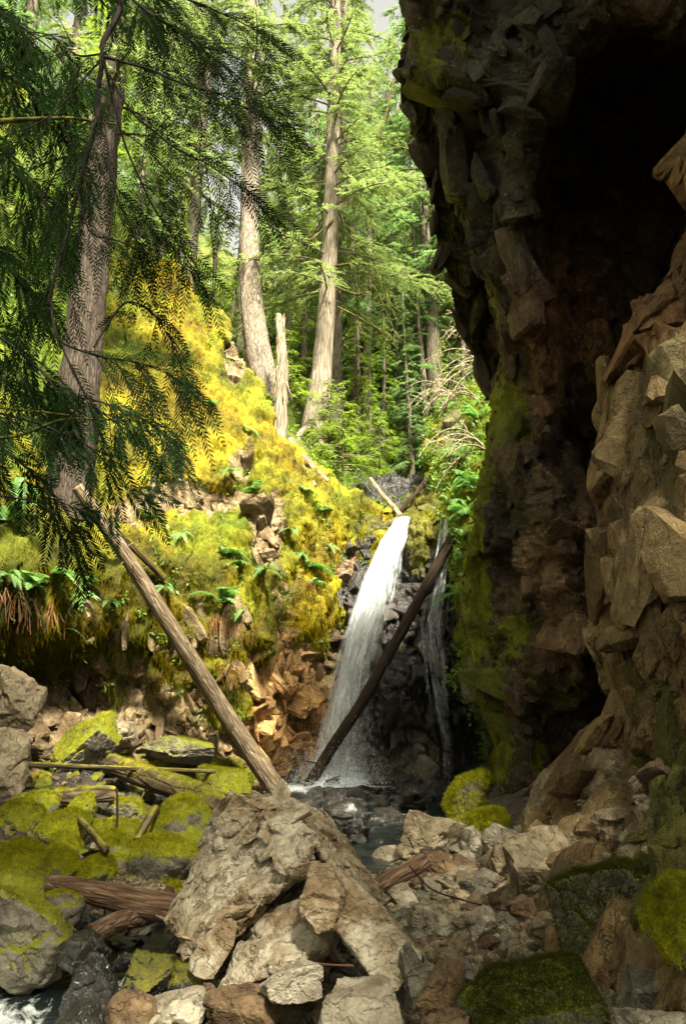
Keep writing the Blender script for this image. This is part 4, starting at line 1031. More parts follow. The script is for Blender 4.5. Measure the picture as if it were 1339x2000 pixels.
# rubble on the right
for i, (nm, px, pyb, w, h, mt, lab, Yd, sty, tilt) in enumerate([
    ('boulder', 838, 1690, 136, 98, 'tan_stone', 'tan tooth shaped boulder beside the pool outflow', 8.6, 'angular', (0, .1)),
    ('boulder', 925, 1682, 76, 64, 'pale_stone', 'pale crumpled boulder right of the tan tooth shaped one', None, 'angular', (0, 0)),
    ('boulder', 988, 1680, 74, 60, 'pale_stone', 'pale jagged boulder in front of the mossy tuft', None, 'angular', (.2, 0)),
    ('boulder', 1052, 1772, 158, 138, 'tan_stone', 'large tan brown block with a flat leaning face in the rubble', None, 'slab', (-.25, .1)),
    ('boulder', 905, 1712, 74, 44, 'brown_stone', 'rust brown block under the pale crumpled boulder', None, 'angular', (0, 0)),
    ('boulder', 985, 1712, 80, 50, 'tan_stone', 'squat tan block between the pale boulders and the large tan block', None, 'angular', (.1, 0)),
    ('boulder', 755, 1702, 62, 52, 'pale_stone', 'pale block beside the narrow outflow', None, 'angular', (.3, 0)),
    ('boulder', 788, 1772, 86, 46, 'pale_stone', 'long pale stone left of the short red brown log', None, 'angular', (.1, 0)),
    ('boulder', 938, 1758, 76, 42, 'grey_stone', 'flat topped grey slab stone in the middle of the rubble', None, 'slab', (.1, .1)),
    ('boulder', 856, 1840, 104, 66, 'pale_stone', 'pale triangular stone right of the great tan slab', None, 'slab', (.3, 0)),
    ('boulder', 936, 1835, 52, 56, 'pale_stone', 'upright pale stone right of the pale triangular one', None, 'slab', (0, 0)),
    ('boulder', 798, 1806, 72, 32, 'grey_stone', 'dark slab stone above the great tan slab tail', None, 'angular', (0, 0)),
    ('boulder', 928, 1792, 56, 24, 'brown_stone', 'orange brown flat stone below the grey slab stone', None, 'slab', (0, 0)),
    ('boulder', 982, 1822, 50, 40, 'grey_stone', 'dark pointed stone right of the orange brown flat stone', None, 'angular', (0, 0)),
    ('boulder', 1082, 1640, 76, 138, 'tan_stone', 'tall tan slab leaning on the right wall', None, 'slab', (.35, 0)),
    ('boulder', 1130, 1640, 90, 90, 'brown_stone', 'brown block behind the tall leaning slab', None, 'angular', (.2, 0)),
    ('boulder', 1150, 1545, 90, 70, 'tan_stone', 'tan block high at the top of the rubble', 7.6, 'angular', (-.3, 0)),
    ('boulder', 1045, 1625, 60, 56, 'tan_stone', 'rounded tan stone at the foot of the tall leaning slab', None, 'angular', (0, 0)),
    ('boulder', 1020, 1655, 44, 46, 'pale_stone', 'pale stone between mossy tuft and tall leaning slab', None, 'angular', (0, 0)),
    ('boulder', 1145, 1720, 110, 90, 'tan_stone', 'tan broken block at the foot of the right wall', None, 'angular', (0, 0)),
    ('boulder', 1105, 1775, 90, 60, 'pale_stone', 'crumbled pale ledge stone above the dark moss', None, 'angular', (-.4, 0)),
    ('boulder', 906, 1858, 44, 38, 'tan_stone', 'orange tan tilted stone in the lower rubble', None, 'slab', (.5, 0)),
    ('boulder', 808, 1955, 88, 96, 'grey_stone', 'dark grey squared block right of the great tan slab foot', 4.4, 'slab', (0, 0)),
    ('boulder', 862, 1965, 110, 72, 'brown_stone', 'brown knobbly block at the bottom of the rubble', 4.2, 'angular', (0, 0)),
    ('boulder', 905, 1925, 84, 50, 'grey_stone', 'grey wedge left of the near mossy block', 4.4, 'angular', (0, 0)),
    ('boulder', 680, 2010, 196, 104, 'pale_stone', 'wide pale cracked slab at the bottom edge of the rubble', 4.0, 'slab', (.05, .15)),
    ('boulder', 572, 1938, 124, 56, 'pale_stone', 'pale wedge stone below the rust brown block', 4.4, 'angular', (-.1, 0)),
    ('boulder', 880, 2012, 80, 42, 'brown_stone', 'small brown stone at the bottom edge left of the near mossy block', 4.0, 'angular', (0, 0)),
    ('boulder', 760, 1880, 50, 30, 'grey_stone', 'grey stone tucked under the right edge of the great tan slab', 4.6, 'angular', (0, 0)),
    ('boulder', 1262, 1992, 86, 128, 'grey_stone', 'grey upright triangular stone at the lower right', 4.3, 'slab', (.3, 0)),
    ('boulder', 1275, 2025, 140, 50, 'pale_stone', 'pale stone in the bottom right corner', 3.8, 'angular', (0, 0)),
    ('boulder', 1195, 1935, 70, 50, 'brown_stone', 'brown stone between near mossy block and upright triangle', 4.6, 'angular', (0, 0)),
    ('boulder', 860, 1722, 76, 56, 'brown_stone', 'dark red brown rotten lump beside the short red brown log', None, 'angular', (0, 0)),
    ('boulder', 1003, 1862, 60, 30, 'grey_stone', 'flat grey stone above the near mossy block', None, 'slab', (0, 0)),
    ('boulder', 1030, 1800, 70, 40, 'brown_stone', 'brown stone below the large tan brown block', None, 'angular', (0, 0)),
    ('boulder', 852, 1880, 70, 32, 'tan_stone', 'tan flat stone below the pale triangular one', None, 'slab', (0, 0)),
    ('boulder', 720, 1745, 40, 24, 'pale_stone', 'small pale stone against the right flank of the great boulder', None, 'angular', (0, 0)),
    ('boulder', 1215, 1560, 120, 120, 'tan_stone', 'tan bulging block with moss at the top right of the rubble', 6.6, 'angular', (0, 0)),
]):
    S(nm, lab, 'boulder', px, pyb, w, h, mt, 500 + i, Yd=Yd, style=sty, tilt=tilt)
S('mossy_boulder', 'near square block shaggy with dark green moss at the bottom right', 'boulder', 1045, 2030, 262, 160, 'halfmoss_stone', 560, Yd=3.9, moss=('moss_dark', 30000, .032, .0016, .15), sub=6, dep=.7)
S('mossy_boulder', 'bright shaggy moss bulge on the right edge of the photo', 'boulder', 1345, 1880, 150, 170, 'moss_stone', 561, Yd=4.0, style='angular', moss=(MG, 24000, .035, .0016, -.1), sub=5)
S('mossy_boulder', 'leaning moss covered stump stone beside the pool', 'boulder', 912, 1606, 74, 96, 'moss_stone', 562, Yd=9.3, style='angular', tilt=(.7, 0), moss=(MG, 12000, .05, .004, -.1))
S('mossy_boulder', 'low bright moss tuft right of the leaning moss stump stone', 'boulder', 950, 1646, 78, 62, 'moss_stone', 563, Yd=8.6, style='round', moss=(MG, 9000, .06, .004, -.1))
S('mossy_boulder', 'wide shaggy dark moss bank rock above the near square block', 'boulder', 1170, 1880, 230, 210, 'halfmoss_stone', 564, Yd=4.9, moss=('moss_dark', 26000, .045, .0026, .1), sub=6, dep=.6)
S('bank_boulder', 'pinkish bare rock face block at the left edge under the bank', 'boulder', 20, 1425, 120, 125, 'tan_stone', 565, Yd=9.6, dep=.6)
S('bank_boulder', 'bare rock block below the pinkish one at the left edge', 'boulder', 10, 1545, 90, 120, 'tan_stone', 566, Yd=9.4, dep=.6)
S('bank_boulder', 'mossy slanting slab in the hollow of the undercut bank', 'boulder', 170, 1490, 130, 80, 'moss_stone', 567, Yd=11.0, style='slab', tilt=(-.5, 0), moss=mo(6000, thr=.5))
S('bank_boulder', 'brown ledge block under the bank left of the tan wall', 'boulder', 350, 1478, 130, 52, 'halfmoss_stone', 568, Yd=11.8, dep=.6)
S('bank_boulder', 'pale squared ledge block in the hollow under the bank', 'boulder', 235, 1450, 90, 50, 'tan_stone', 569, Yd=11.3, dep=.6)

# ---- the great boulder and its slab: fused angular hulls
def hull_stone(name, label, hulls, mat, voxel, seed, strata=(1, 1, 1), amp=(.05, .02, .008), tones=None, mosspart=None, rot=None, ribs=0.):
    bm = bmesh.new()
    c0 = P(*np.mean([h[:6] for h in [np.array(hulls[0], float)]][0], axis=0))
    for h in hulls:
        vs = [bm.verts.new(tuple(P(*p) - c0)) for p in h]
        bmesh.ops.convex_hull(bm, input=vs)
    bmesh.ops.delete(bm, geom=[v for v in bm.verts if not v.link_faces], context='VERTS')
    me = bpy.data.meshes.new('tmp'); bm.to_mesh(me); bm.free()
    o = bpy.data.objects.new('tmp', me); COL.objects.link(o)
    md = o.modifiers.new('r', 'REMESH'); md.mode = 'VOXEL'; md.voxel_size = voxel
    ev = o.evaluated_get(bpy.context.evaluated_depsgraph_get()); m2 = ev.to_mesh()
    n = len(m2.vertices); V = np.empty(n * 3); m2.vertices.foreach_get('co', V); V = V.reshape(-1, 3)
    Nn = np.empty(n * 3); m2.vertices.foreach_get('normal', Nn); Nn = Nn.reshape(-1, 3)
    F = np.array([list(p.vertices) for p in m2.polygons if len(p.vertices) == 4]); ev.to_mesh_clear()
    bpy.data.objects.remove(o); bpy.data.meshes.remove(me)
    Q = V if rot is None else V @ np.array(Matrix.Rotation(rot[0], 3, rot[1]))
    d = amp[0] * blocky(Q, 3.0, seed, strata, 1.1) + amp[1] * blocky(Q, 8, seed + 1, strata) + amp[2] * blocky(Q, 20, seed + 2, strata) + amp[2] * .8 * fbm(Q, 18, 3, seed + 3)
    if ribs:
        sr = (V @ np.array([.72, .15, -.68])) * 11 + 1.5 * fbm(V, 1.6, 3, seed + 5); f_ = sr - np.floor(sr); d = d + ribs * (np.minimum(f_ * 1.25, (1 - f_) * 5) - .5) * (.4 + .6 * smoothn(fbm(V, 2.2, 2, seed + 8), -.2, .3))
        sr = sr * 3.1; f_ = sr - np.floor(sr); d = d + ribs * .28 * (np.minimum(f_ * 1.25, (1 - f_) * 5) - .5)
    V = V + Nn * d[:, None]
    gx, gy, _ = pix(V + c0)
    tone = blobc(gx, gy, tones or [])
    rs = smoothn(fbm(V, 3.0, 4, seed + 12), .08, .30)[:, None] * .75; tone = tone * (1 - rs) + tone * np.array([.52, .34, .19]) * rs
    if ribs:
        cv, cf, cm, ct = crags(V + c0, Nn, tone[:, 0], tone, 420, .025, .13, seed, (-.66, 0, -.74), .32, protr=.12, pw=1.6)
        cv2, cf2, cm2, ct2 = crags(V + c0, Nn, tone[:, 0], tone, 500, .012, .045, seed + 1, (-.66, 0, -.74), .4, protr=.15)
        n0 = len(V); V = np.concatenate([V, cv - c0, cv2 - c0]); F = [F, cf + n0, cf2 + n0 + len(cv)]; tone = np.concatenate([tone, ct, ct2])
    o = new_mesh(name, V, F, M[mat], smooth=False, loc=tuple(c0), attrs={'tone': tone}); tag(o, label, 'boulder')
    return o
hull_stone('great_boulder', 'great pale ribbed boulder with a peaked top and a rusty hollow side, centre front', [
    [(434, 1578, 5.75), (470, 1558, 5.75), (545, 1552, 5.65), (608, 1625, 5.15), (602, 1692, 5.05), (560, 1716, 5.03), (470, 1800, 4.95), (405, 1868, 4.88), (386, 1850, 4.95), (318, 1798, 5.45), (340, 1760, 5.6), (425, 1645, 5.7), (440, 1580, 6.5), (600, 1600, 6.6), (345, 1790, 6.2), (430, 1860, 5.9), (600, 1700, 6.3)],
    [(545, 1553, 5.75), (600, 1572, 5.85), (645, 1598, 6.0), (745, 1755, 5.7), (738, 1790, 5.35), (655, 1705, 5.2), (606, 1640, 5.2), (620, 1600, 7), (740, 1750, 6.8), (620, 1760, 6.5)],
    [(480, 1700, 5.6), (620, 1690, 5.55), (650, 1870, 5.35), (440, 1895, 5.2), (410, 1860, 5.3), (460, 1700, 6.8), (650, 1700, 6.8), (650, 1880, 6.4), (430, 1880, 6.3)],
    [(424, 1600, 5.55), (440, 1566, 5.6), (485, 1556, 5.6), (497, 1592, 5.5), (452, 1628, 5.45), (427, 1632, 5.5), (430, 1600, 6.1), (480, 1570, 6.1), (470, 1620, 6.0)],
    [(500, 1600, 5.35), (560, 1575, 5.45), (608, 1632, 5.05), (600, 1700, 4.98), (575, 1722, 4.98), (535, 1690, 5.02), (510, 1640, 5.2), (560, 1600, 5.9), (590, 1700, 5.7)],
], 'rust_stone', .012, 600, (1, 1.4, 1), (.030, .014, .006), [(560, 1800, 75, 85, (.45, .25, .13)), (455, 1590, 25, 30, (.55, .40, .30)), (690, 1690, 50, 80, (.68, .54, .37)), (480, 1700, 160, 140, (.92, .84, .69))], rot=(.7, 'Y'), ribs=.020)
hull_stone('rusty_block', 'rust brown cracked block propped under the great boulder', [
    [(440, 1900, 4.9), (470, 1845, 5.0), (520, 1788, 5.1), (600, 1745, 5.1), (645, 1790, 4.9), (640, 1850, 4.8), (600, 1870, 4.7), (520, 1890, 4.7), (430, 1935, 4.8), (470, 1930, 4.7), (470, 1850, 5.8), (640, 1780, 5.8), (640, 1900, 5.5), (440, 1930, 5.6)],
], 'rust_stone', .015, 610, (1, 1.6, 1), (.04, .015, .005), [(540, 1830, 220, 130, (.45, .30, .17))])
hull_stone('great_slab', 'long tan slab leaning down to the right against the great boulder', [
    [(604, 1690, 4.938), (640, 1682, 4.957), (700, 1722, 4.861), (828, 1868, 4.511), (772, 1932, 4.357), (735, 1926, 4.372), (655, 1812, 4.645), (612, 1694, 5.358), (648, 1686, 5.377), (708, 1726, 5.281), (836, 1872, 4.931), (780, 1936, 4.777), (743, 1930, 4.792), (663, 1816, 5.065)],
    [(602, 1686, 4.848), (645, 1683, 4.855), (668, 1745, 4.706), (652, 1812, 4.545), (618, 1826, 4.512), (590, 1786, 4.608), (610, 1690, 5.248), (653, 1687, 5.255), (676, 1749, 5.106), (660, 1816, 4.945), (626, 1830, 4.912), (598, 1790, 5.008)],
], 'rust_stone', .012, 620, (1, 1, 1), (.022, .010, .005), [(710, 1800, 160, 160, (.74, .57, .36)), (740, 1890, 50, 40, (.60, .38, .20)), (625, 1740, 45, 60, (.85, .76, .60))])

# ---- loose stones of the rubble, stream and shore
base_st = [stone_geo(1, .8, [.65, .38, .5, .3][k % 4], 700 + k, ['angular', 'slab', 'angular', 'slab', 'angular', 'angular'][k % 6], 3) for k in range(8)]
meshes = {}
def loose(name, label, cat, group, x, y, z, s, k, mat, rot):
    key = (k, mat)
    if key not in meshes:
        o = new_mesh(name, base_st[k][0], base_st[k][1], M[mat], smooth=False); meshes[key] = o.data
    else:
        o = bpy.data.objects.new(name, meshes[key]); COL.objects.link(o)
    o.location = (x, y, z); o.rotation_euler = rot; o.scale = (s, s, s * .9)
    return tag(o, label, cat, group)
r = np.random.default_rng(77)
pixB = tuple(a.ravel() for a in pix(B))
def in_box(n, boxes):
    for i in range(n):
        b = boxes[r.integers(len(boxes))]; yield r.uniform(b[0], b[2]), r.uniform(b[1], b[3])
def scatter(n, boxes, smin, smax, mats, name, label, cat, group, lift=.15):
    for px, py in in_box(n, boxes):
        Yd = hit(px, py, ground_z, 2.5, 16, 900)
        a, y, z = ray(px, py); x = float(a / y * Yd); zz = float(ground_z(x, Yd))
        if name == 'streambed_stone': zz = max(zz, float(water_level(Yd)) - .02)
        s = (smin + (smax - smin) * r.uniform() ** 2.2) * (.5 + Yd / 10)
        loose(name, label, cat, group, x, Yd, zz + s * lift, s, int(r.integers(8)), mats[r.integers(len(mats))], (r.uniform(-.5, .5), r.uniform(-.5, .5), r.uniform(0, 6.28)))
scatter(230, [(730, 1690, 1010, 2000), (730, 1690, 1010, 1850), (560, 1890, 900, 2000), (880, 1640, 1130, 1850)], .045, .16, ['tan_stone', 'pale_stone', 'grey_stone', 'pale_stone', 'tan_stone', 'brown_stone'], 'rubble_stone',
        'small loose angular stone among the rubble on the right', 'stone', 'small angular stones of the rubble')
scatter(130, [(600, 1548, 900, 1640), (600, 1550, 880, 1600), (660, 1560, 860, 1680)], .05, .19, ['wet_stone'], 'streambed_stone', 'small black wet stone in the pool outflow', 'stone', 'small wet stones in the outflow')
scatter(95, [(-20, 1560, 420, 1700), (0, 1500, 400, 1600)], .05, .15, ['moss_stone', 'halfmoss_stone', 'moss_stone', 'wet_stone'], 'shore_stone', 'small mossy stone filling gaps between the left shore boulders', 'stone', 'small mossy stones of the left shore')
scatter(60, [(100, 1860, 440, 2000), (160, 1740, 420, 1860)], .04, .1, ['wet_stone', 'wetmoss_stone', 'grey_stone'], 'stream_stone', 'small dark stone in the lower stream', 'stone', 'small dark stones of the lower stream')
for k in range(90):
    px, py = r.uniform(1120, 1290), r.uniform(1500, 1780)
    gx_, gy_, gd_ = pixB; e = (gx_ - px) ** 2 + (gy_ - py) ** 2 + gd_ ** 2; q = B.reshape(-1, 3)[int(np.argmin(np.where(gd_ > 1, e, 1e9)))]
    s_ = .05 + .16 * r.uniform() ** 1.6
    loose('ledge_stone', 'angular tan stone lodged on the broken foot of the right rock face', 'stone', 'angular stones on the foot of the right face', float(q[0]), float(q[1]) + s_ * .1, float(q[2]) - s_ * .1, s_, int(r.integers(8)), ['tan_stone', 'brown_stone', 'tan_stone', 'grey_stone'][r.integers(4)], (r.uniform(-.8, .8), r.uniform(-.8, .8), r.uniform(0, 6.28)))
# gravel: one object
acc = Acc(); D, F0 = ico(1); r = np.random.default_rng(78)
tn = []
for (n, boxes, s0, s1) in [(3800, [(180, 1700, 420, 1800), (180, 1700, 420, 1760)], .008, .03), (5200, [(560, 1680, 1200, 2000)], .012, .05), (700, [(0, 1500, 900, 1700)], .012, .045)]:
    pxy = np.array([[r.uniform(b[0], b[2]), r.uniform(b[1], b[3])] for b in [boxes[r.integers(len(boxes))] for _ in range(n)]])
    gxs, gys = np.meshgrid(np.linspace(-50, 1300, 46), np.linspace(1480, 2010, 24))
    H = np.array([[hit(a_, b_, ground_z, 2.5, 16, 700) for a_, b_ in zip(ra, rb)] for ra, rb in zip(gxs, gys)])
    fx = np.clip((pxy[:, 0] + 50) / 1350 * 45, 0, 44.99); fy = np.clip((pxy[:, 1] - 1480) / 530 * 23, 0, 22.99)
    ix, iy = fx.astype(int), fy.astype(int); fx -= ix; fy -= iy
    Yd = H[iy, ix] * (1 - fx) * (1 - fy) + H[iy, ix + 1] * fx * (1 - fy) + H[iy + 1, ix] * (1 - fx) * fy + H[iy + 1, ix + 1] * fx * fy
    a_, y_, z_ = ray(pxy[:, 0], pxy[:, 1]); x_ = a_ / y_ * Yd; zz = ground_z(x_, Yd)
    s = r.uniform(s0, s1, n) * (.4 + Yd / 9)
    V = D[None] * (s[:, None, None] * r.uniform(.6, 1.2, (n, 1, 3))) * (1 + .35 * r.uniform(-1, 1, (n, len(D), 1)))
    V = V + np.stack([x_, Yd, zz + .01], -1)[:, None]
    acc.add(V.reshape(-1, 3), T=(F0[None] + (np.arange(n) * len(D))[:, None, None]).reshape(-1, 3))
    tn.append(np.repeat(r.uniform(.5, 2.6, n)[:, None] * np.array([.85, .80, .66])[None] + r.normal(size=(n, 3)) * .08, len(D), 0))
tag(acc.build('gravel', M['floor_soil'], smooth=False, attrs={'tone': np.clip(np.concatenate(tn), .2, 4)}), 'loose gravel and stone chips between the boulders', 'gravel', kind='stuff')
# ------------------------------------------------------------------ logs
def log(name, label, pts, r0, r1, mat, seed, cat='log', stubs=0, mosspart=None, sides=22, taper_end=.9):
    base = P(*pts[0]); path = catmull(np.array([P(*p) - base for p in pts]), 90)
    q_ = Vector((0, 0, 1)).rotation_difference(Vector(path[-1]).normalized()); RM = np.array(q_.to_matrix())   # grain runs along local Z
    R = np.linspace(r0, r1, 90); r = np.random.default_rng(seed)
    path = path + np.stack([fbm(path + seed, .8, 2, seed + k) for k in range(3)], -1) * r0 * .55 * np.sin(np.linspace(0, np.pi, 90))[:, None]
    acc = Acc(); acc.tube(path, R, sides, .16, seed, .035)
    for k in range(stubs):
        i = r.integers(8, 82); d = rdir(1, r)[0]; T = nrm(path[i + 1] - path[i]); d = nrm(d - T * (d @ T) * .8); l = r.uniform(.1, .45)
        s = np.linspace(0, 1, 7)[:, None]; bp = path[i] + d * s * l + T * .1 * s ** 2 * l + np.array([0, 0, -.1]) * s ** 2 * l
        acc.tube(bp, np.linspace(.022, .006, 7) * (r0 / .13), 6)
    acc.V = [v @ RM for v in acc.V]
    o = acc.build(name, M[mat], loc=tuple(base)); o.rotation_mode = 'QUATERNION'; o.rotation_quaternion = q_; tag(o, label, cat)
    if mosspart:
        n, ln, thr = mosspart; th = r.uniform(0, 2 * np.pi, n); i = r.integers(1, 88, n)
        w = fbm(path[i] * 3 + 5, 1.0, 3, seed) > thr; i, th = i[w], th[w]; n = len(i)
        T = nrm(np.gradient(path, axis=0))[i]; U = nrm(np.cross(T, [0, 0, 1.0])); Wv = np.cross(U, T)
        dd = U * np.cos(th)[:, None] + Wv * np.abs(np.sin(th))[:, None]
        p = path[i] + dd * R[i][:, None] * 1.0 + T * r.uniform(-.02, .02, (n, 1)); d = nrm(dd + r.normal(size=(n, 3)) * .6)
        a2 = Acc(); a2.strands(p, d, nrm(np.cross(d, rdir(n, r))), ln * r.uniform(.4, 1.3, n), .0035); a2.V = [v @ RM for v in a2.V]; a2.build('moss', M['moss_green'], o, smooth=False)
    return o
log('leaning_log', 'long bare log leaning down from the upper left bank to the pool', [(150, 950, 10.0), (255, 1100, 10.6), (350, 1255, 11.2), (450, 1410, 11.9), (552, 1560, 12.5)], .085, .165, 'log_wood', 801, stubs=18)
log('leaning_log', 'dark wet log leaning across the waterfall', [(884, 1048, 14.0), (800, 1200, 13.75), (710, 1360, 13.5), (604, 1530, 13.35)], 0.105, .10, 'dark_log_wood', 802, stubs=2)
log('fallen_log', 'thick half mossy log fallen between the mossy boulders', [(215, 1492, 10.9), (300, 1520, 10.4), (380, 1556, 9.8), (455, 1592, 9.2)], .14, .17, 'mossy_log_wood', 803, mosspart=(5000, .03, .0), stubs=3)
log('fallen_pole', 'thin straight mossy pole lying across the left shore', [(-40, 1490, 9.6), (100, 1494, 9.9), (225, 1500, 10.3), (420, 1507, 11.0)], .038, .025, 'mossy_log_wood', 804, sides=12)
log('fallen_log', 'dark broken log end lying behind the moss boulder at left', [(105, 1557, 9.3), (160, 1550, 9.4), (220, 1552, 9.6)], .11, .10, 'mossy_log_wood', 805, mosspart=(1200, .03, .1))
log('fallen_log', 'split reddish brown log lying on the gravel at left', [(98, 1727, 6.5), (180, 1742, 6.4), (270, 1762, 6.35), (352, 1778, 6.3)], .075, .11, 'red_log_wood', 806, stubs=1)
log('fallen_log', 'short dark log tucked under the split reddish log', [(178, 1828, 6.0), (230, 1800, 6.2), (300, 1780, 6.5), (330, 1745, 7.0)], .085, .06, 'red_log_wood', 807)
log('branch', 'short bare branch propped between the capped boulder and gravel', [(157, 1600, 8.3), (185, 1632, 7.9), (208, 1660, 7.6)], .032, .04, 'mossy_log_wood', 808, 'branch')
log('branch', 'short thick branch leaning on the big round mossy boulder', [(268, 1642, 7.8), (285, 1610, 8.0), (304, 1580, 8.3)], .04, .05, 'mossy_log_wood', 809, 'branch')
log('branch', 'thin dark upright stick standing among the moss stones', [(222, 1640, 8.4), (229, 1600, 8.5), (228, 1540, 8.8)], .018, .012, 'dark_log_wood', 810, 'branch', sides=8)
log('fallen_log', 'short red brown log jutting from the rubble by the outflow', [(728, 1735, 6.9), (775, 1710, 7.0), (826, 1682, 7.2)], .06, .075, 'red_log_wood', 811)
log('fallen_log', 'bleached pole sliding into the gap above the falls', [(722, 935, 16.2), (750, 970, 15.9), (782, 1008, 15.3)], .05, .055, 'snag_wood', 812, sides=12)
log('fallen_log', 'dark mossy log wedged behind the lip of the falls', [(840, 930, 17.0), (810, 965, 16.6), (780, 1000, 16.2)], .06, .05, 'dark_log_wood', 813)
log('fallen_log', 'mossy log lying on the left bank behind the leaning log', [(190, 1000, 10.7), (250, 1060, 11.1), (320, 1130, 11.6)], .06, .05, 'mossy_log_wood', 814, mosspart=(1800, .03, -.1))
log('branch', 'thin bent twig lying over the rubble stones', [(800, 1692, 6.6), (840, 1735, 6.2), (900, 1757, 6.0), (970, 1775, 5.9), (1025, 1784, 5.8)], .008, .005, 'twig_dark', 815, 'branch', sides=6)
log('branch', 'short straight stick on the rubble left of the near mossy block', [(590, 1880, 4.5), (640, 1884, 4.45), (690, 1886, 4.4)], .008, .006, 'red_log_wood', 816, 'branch', sides=6)
log('branch', 'forked brown root stick in front of the black pool at left', [(115, 1790, 6.0), (135, 1808, 5.85), (150, 1820, 5.8)], .014, .008, 'red_log_wood', 817, 'branch', sides=6)

# broken snag
root = empty('broken_snag', tuple(P(542, 900, 15.4)))
tag(root, 'pale barkless broken snag standing on the mossy ridge', 'dead tree')
b0 = P(542, 905, 15.4); r = np.random.default_rng(9)
C = catmull(np.array([P(*p) - b0 for p in [(545, 925, 15.4), (543, 860, 15.5), (549, 780, 15.6), (551, 700, 15.7), (544, 618, 15.8)]]), 120)
V, Q, T = tube(C, np.interp(np.linspace(0, 1, 120), [0, .10, .3, .6, .93, 1], [.42, .25, .155, .13, .09, .05]), 36, .22, 31, .28)
new_mesh('trunk', V, [Q, T], M['snag_wood'], root)
acc = Acc()
for k, (dx, ln, dz) in enumerate([(-.14, .5, .25), (.16, .75, .1), (.05, .35, .5), (-.05, .9, 0), (.22, .45, .2)]):
    p0 = np.array([dx * .5, -.05 * k, -.15]); s = np.linspace(0, 1, 10)[:, None]
    acc.tube(p0 + np.array([dx * 2.4, -.35, -.5]) * s * ln + np.array([0, 0, .25]) * (1 - s) ** 2, np.linspace(.10, .03, 10), 9, .25, 40 + k, .25)
acc.build('root', M['snag_wood'], root)
acc = Acc()
for k in range(11):
    th = r.uniform(0, 6.28); q0 = C[104] + np.array([math.cos(th), math.sin(th), 0]) * .06; hh = r.uniform(.15, .5); s = np.linspace(0, 1, 6)[:, None]
    acc.tube(q0 + np.array([r.normal() * .06, r.normal() * .06, hh]) * s, np.linspace(.045, .004, 6), 5, .3, k)
for k in range(9):
    th = r.uniform(0, 6.28); i = r.integers(15, 90); q0 = C[i] + np.array([math.cos(th), math.sin(th), 0]) * .12; s = np.linspace(0, 1, 8)[:, None]
    acc.tube(q0 + np.array([math.cos(th) * .12, math.sin(th) * .12, -r.uniform(.2, .7)]) * s, np.linspace(.03, .012, 8), 5, .3, k + 20)
tag(acc.build('splinters', M['snag_wood'], root), kind='stuff')

# cedar roots spreading over the ridge
for k, (pts, lab) in enumerate([([(612, 830, 17.7), (585, 850, 17.2), (570, 890, 16.4)], 'bare root running left from the flared cedar foot'), ([(565, 860, 15.4), (600, 900, 15.2), (640, 940, 15.2)], 'pale bleached root lying along the mossy ridge crest'),
                  ([(555, 880, 15.1), (590, 915, 15.0), (615, 950, 14.9)], 'pale split root hanging below the snag foot')]):
    log('tree_root', lab, pts, .10, .05, 'snag_wood' if k else 'cedar_bark', 830 + k, 'root')

# ------------------------------------------------------------------ falling water
def sheet(path, Yc, left, right, nu, nv, seed, bulge, yoff, dens_fn, acc):
    """path: py list; left/right px; builds one curved veil of water"""
    t = np.linspace(0, 1, nv); pyv = np.interp(t, np.linspace(0, 1, len(path)), path)
    l = catmull(np.array(left, float)[:, None], nv)[:, 0]; rr = catmull(np.array(right, float)[:, None], nv)[:, 0]; Yv = catmull(np.array(Yc, float)[:, None], nv)[:, 0]
    u = np.linspace(0, 1, nu)
    PX = l[:, None] * (1 - u) + rr[:, None] * u; PY = pyv[:, None] + 0 * u; YY = Yv[:, None] - bulge * np.sin(np.pi * u) ** .7 + yoff
    G = P(PX, PY, YY)
    q = np.stack([u[None] * 6 + 0 * t[:, None], 0 * u[None] + t[:, None] * 2.5, np.full((nv, nu), seed * 7.3)], -1)
    G[..., 1] += .16 * fbm(q, 1.3, 3, seed); G[..., 0] += .05 * fbm(q, 2.2, 3, seed + 4) * t[:, None]
    off = acc.n; acc.add(G.reshape(-1, 3), grid_faces(nv, nu))
    U, Tt = np.meshgrid(u, t)
    acc.at.append(np.stack([U.ravel() + seed * 3.1, Tt.ravel() * 3 + seed, np.full(U.size, seed * 1.7), dens_fn(U, Tt).ravel()], -1))
def build_water(name, label, acc, mat='falling_water'):
    at = np.concatenate(acc.at)
    o = acc.build(name, M[mat], smooth=True, attrs={'fu': at[:, 0], 'fv': at[:, 1], 'fw': at[:, 2], 'dens': at[:, 3]})
    return tag(o, label, 'waterfall', kind='structure')
acc = Acc(); acc.at = []
py_ = [1010, 1060, 1130, 1200, 1280, 1360, 1440, 1532]
lf = [777, 745, 714, 688, 664, 643, 622, 600]; rt = [800, 797, 778, 762, 752, 746, 740, 738]; Yw = [15.0, 14.75, 14.5, 14.3, 14.15, 14.05, 13.95, 13.85]
def ragged(a, k, amp):
    q = np.array([[i * .9, k * 5.1, 0] for i in range(len(a))]); return [v + amp * float(n_) * min(1, .25 + i * .2) for i, (v, n_) in enumerate(zip(a, vn(q, 1.0, 90 + k)))]
for k in range(5):
    sheet(py_, Yw, ragged([a - 3 * k + 6 for a in lf], k, 10), ragged([a - 6 * k for a in rt], k + 7, 22), 70, 200, 3 + k, .13 - .02 * k, .10 * k - .15,
          lambda U, T_: -.005 - .20 * U ** 1.6 * (.3 + T_ * .6) - .16 * np.exp(-(U / .08) ** 2) - .16 * np.exp(-((1 - U) / .10) ** 2) + .14 * (1 - T_) ** 2 + .07 * T_, acc)
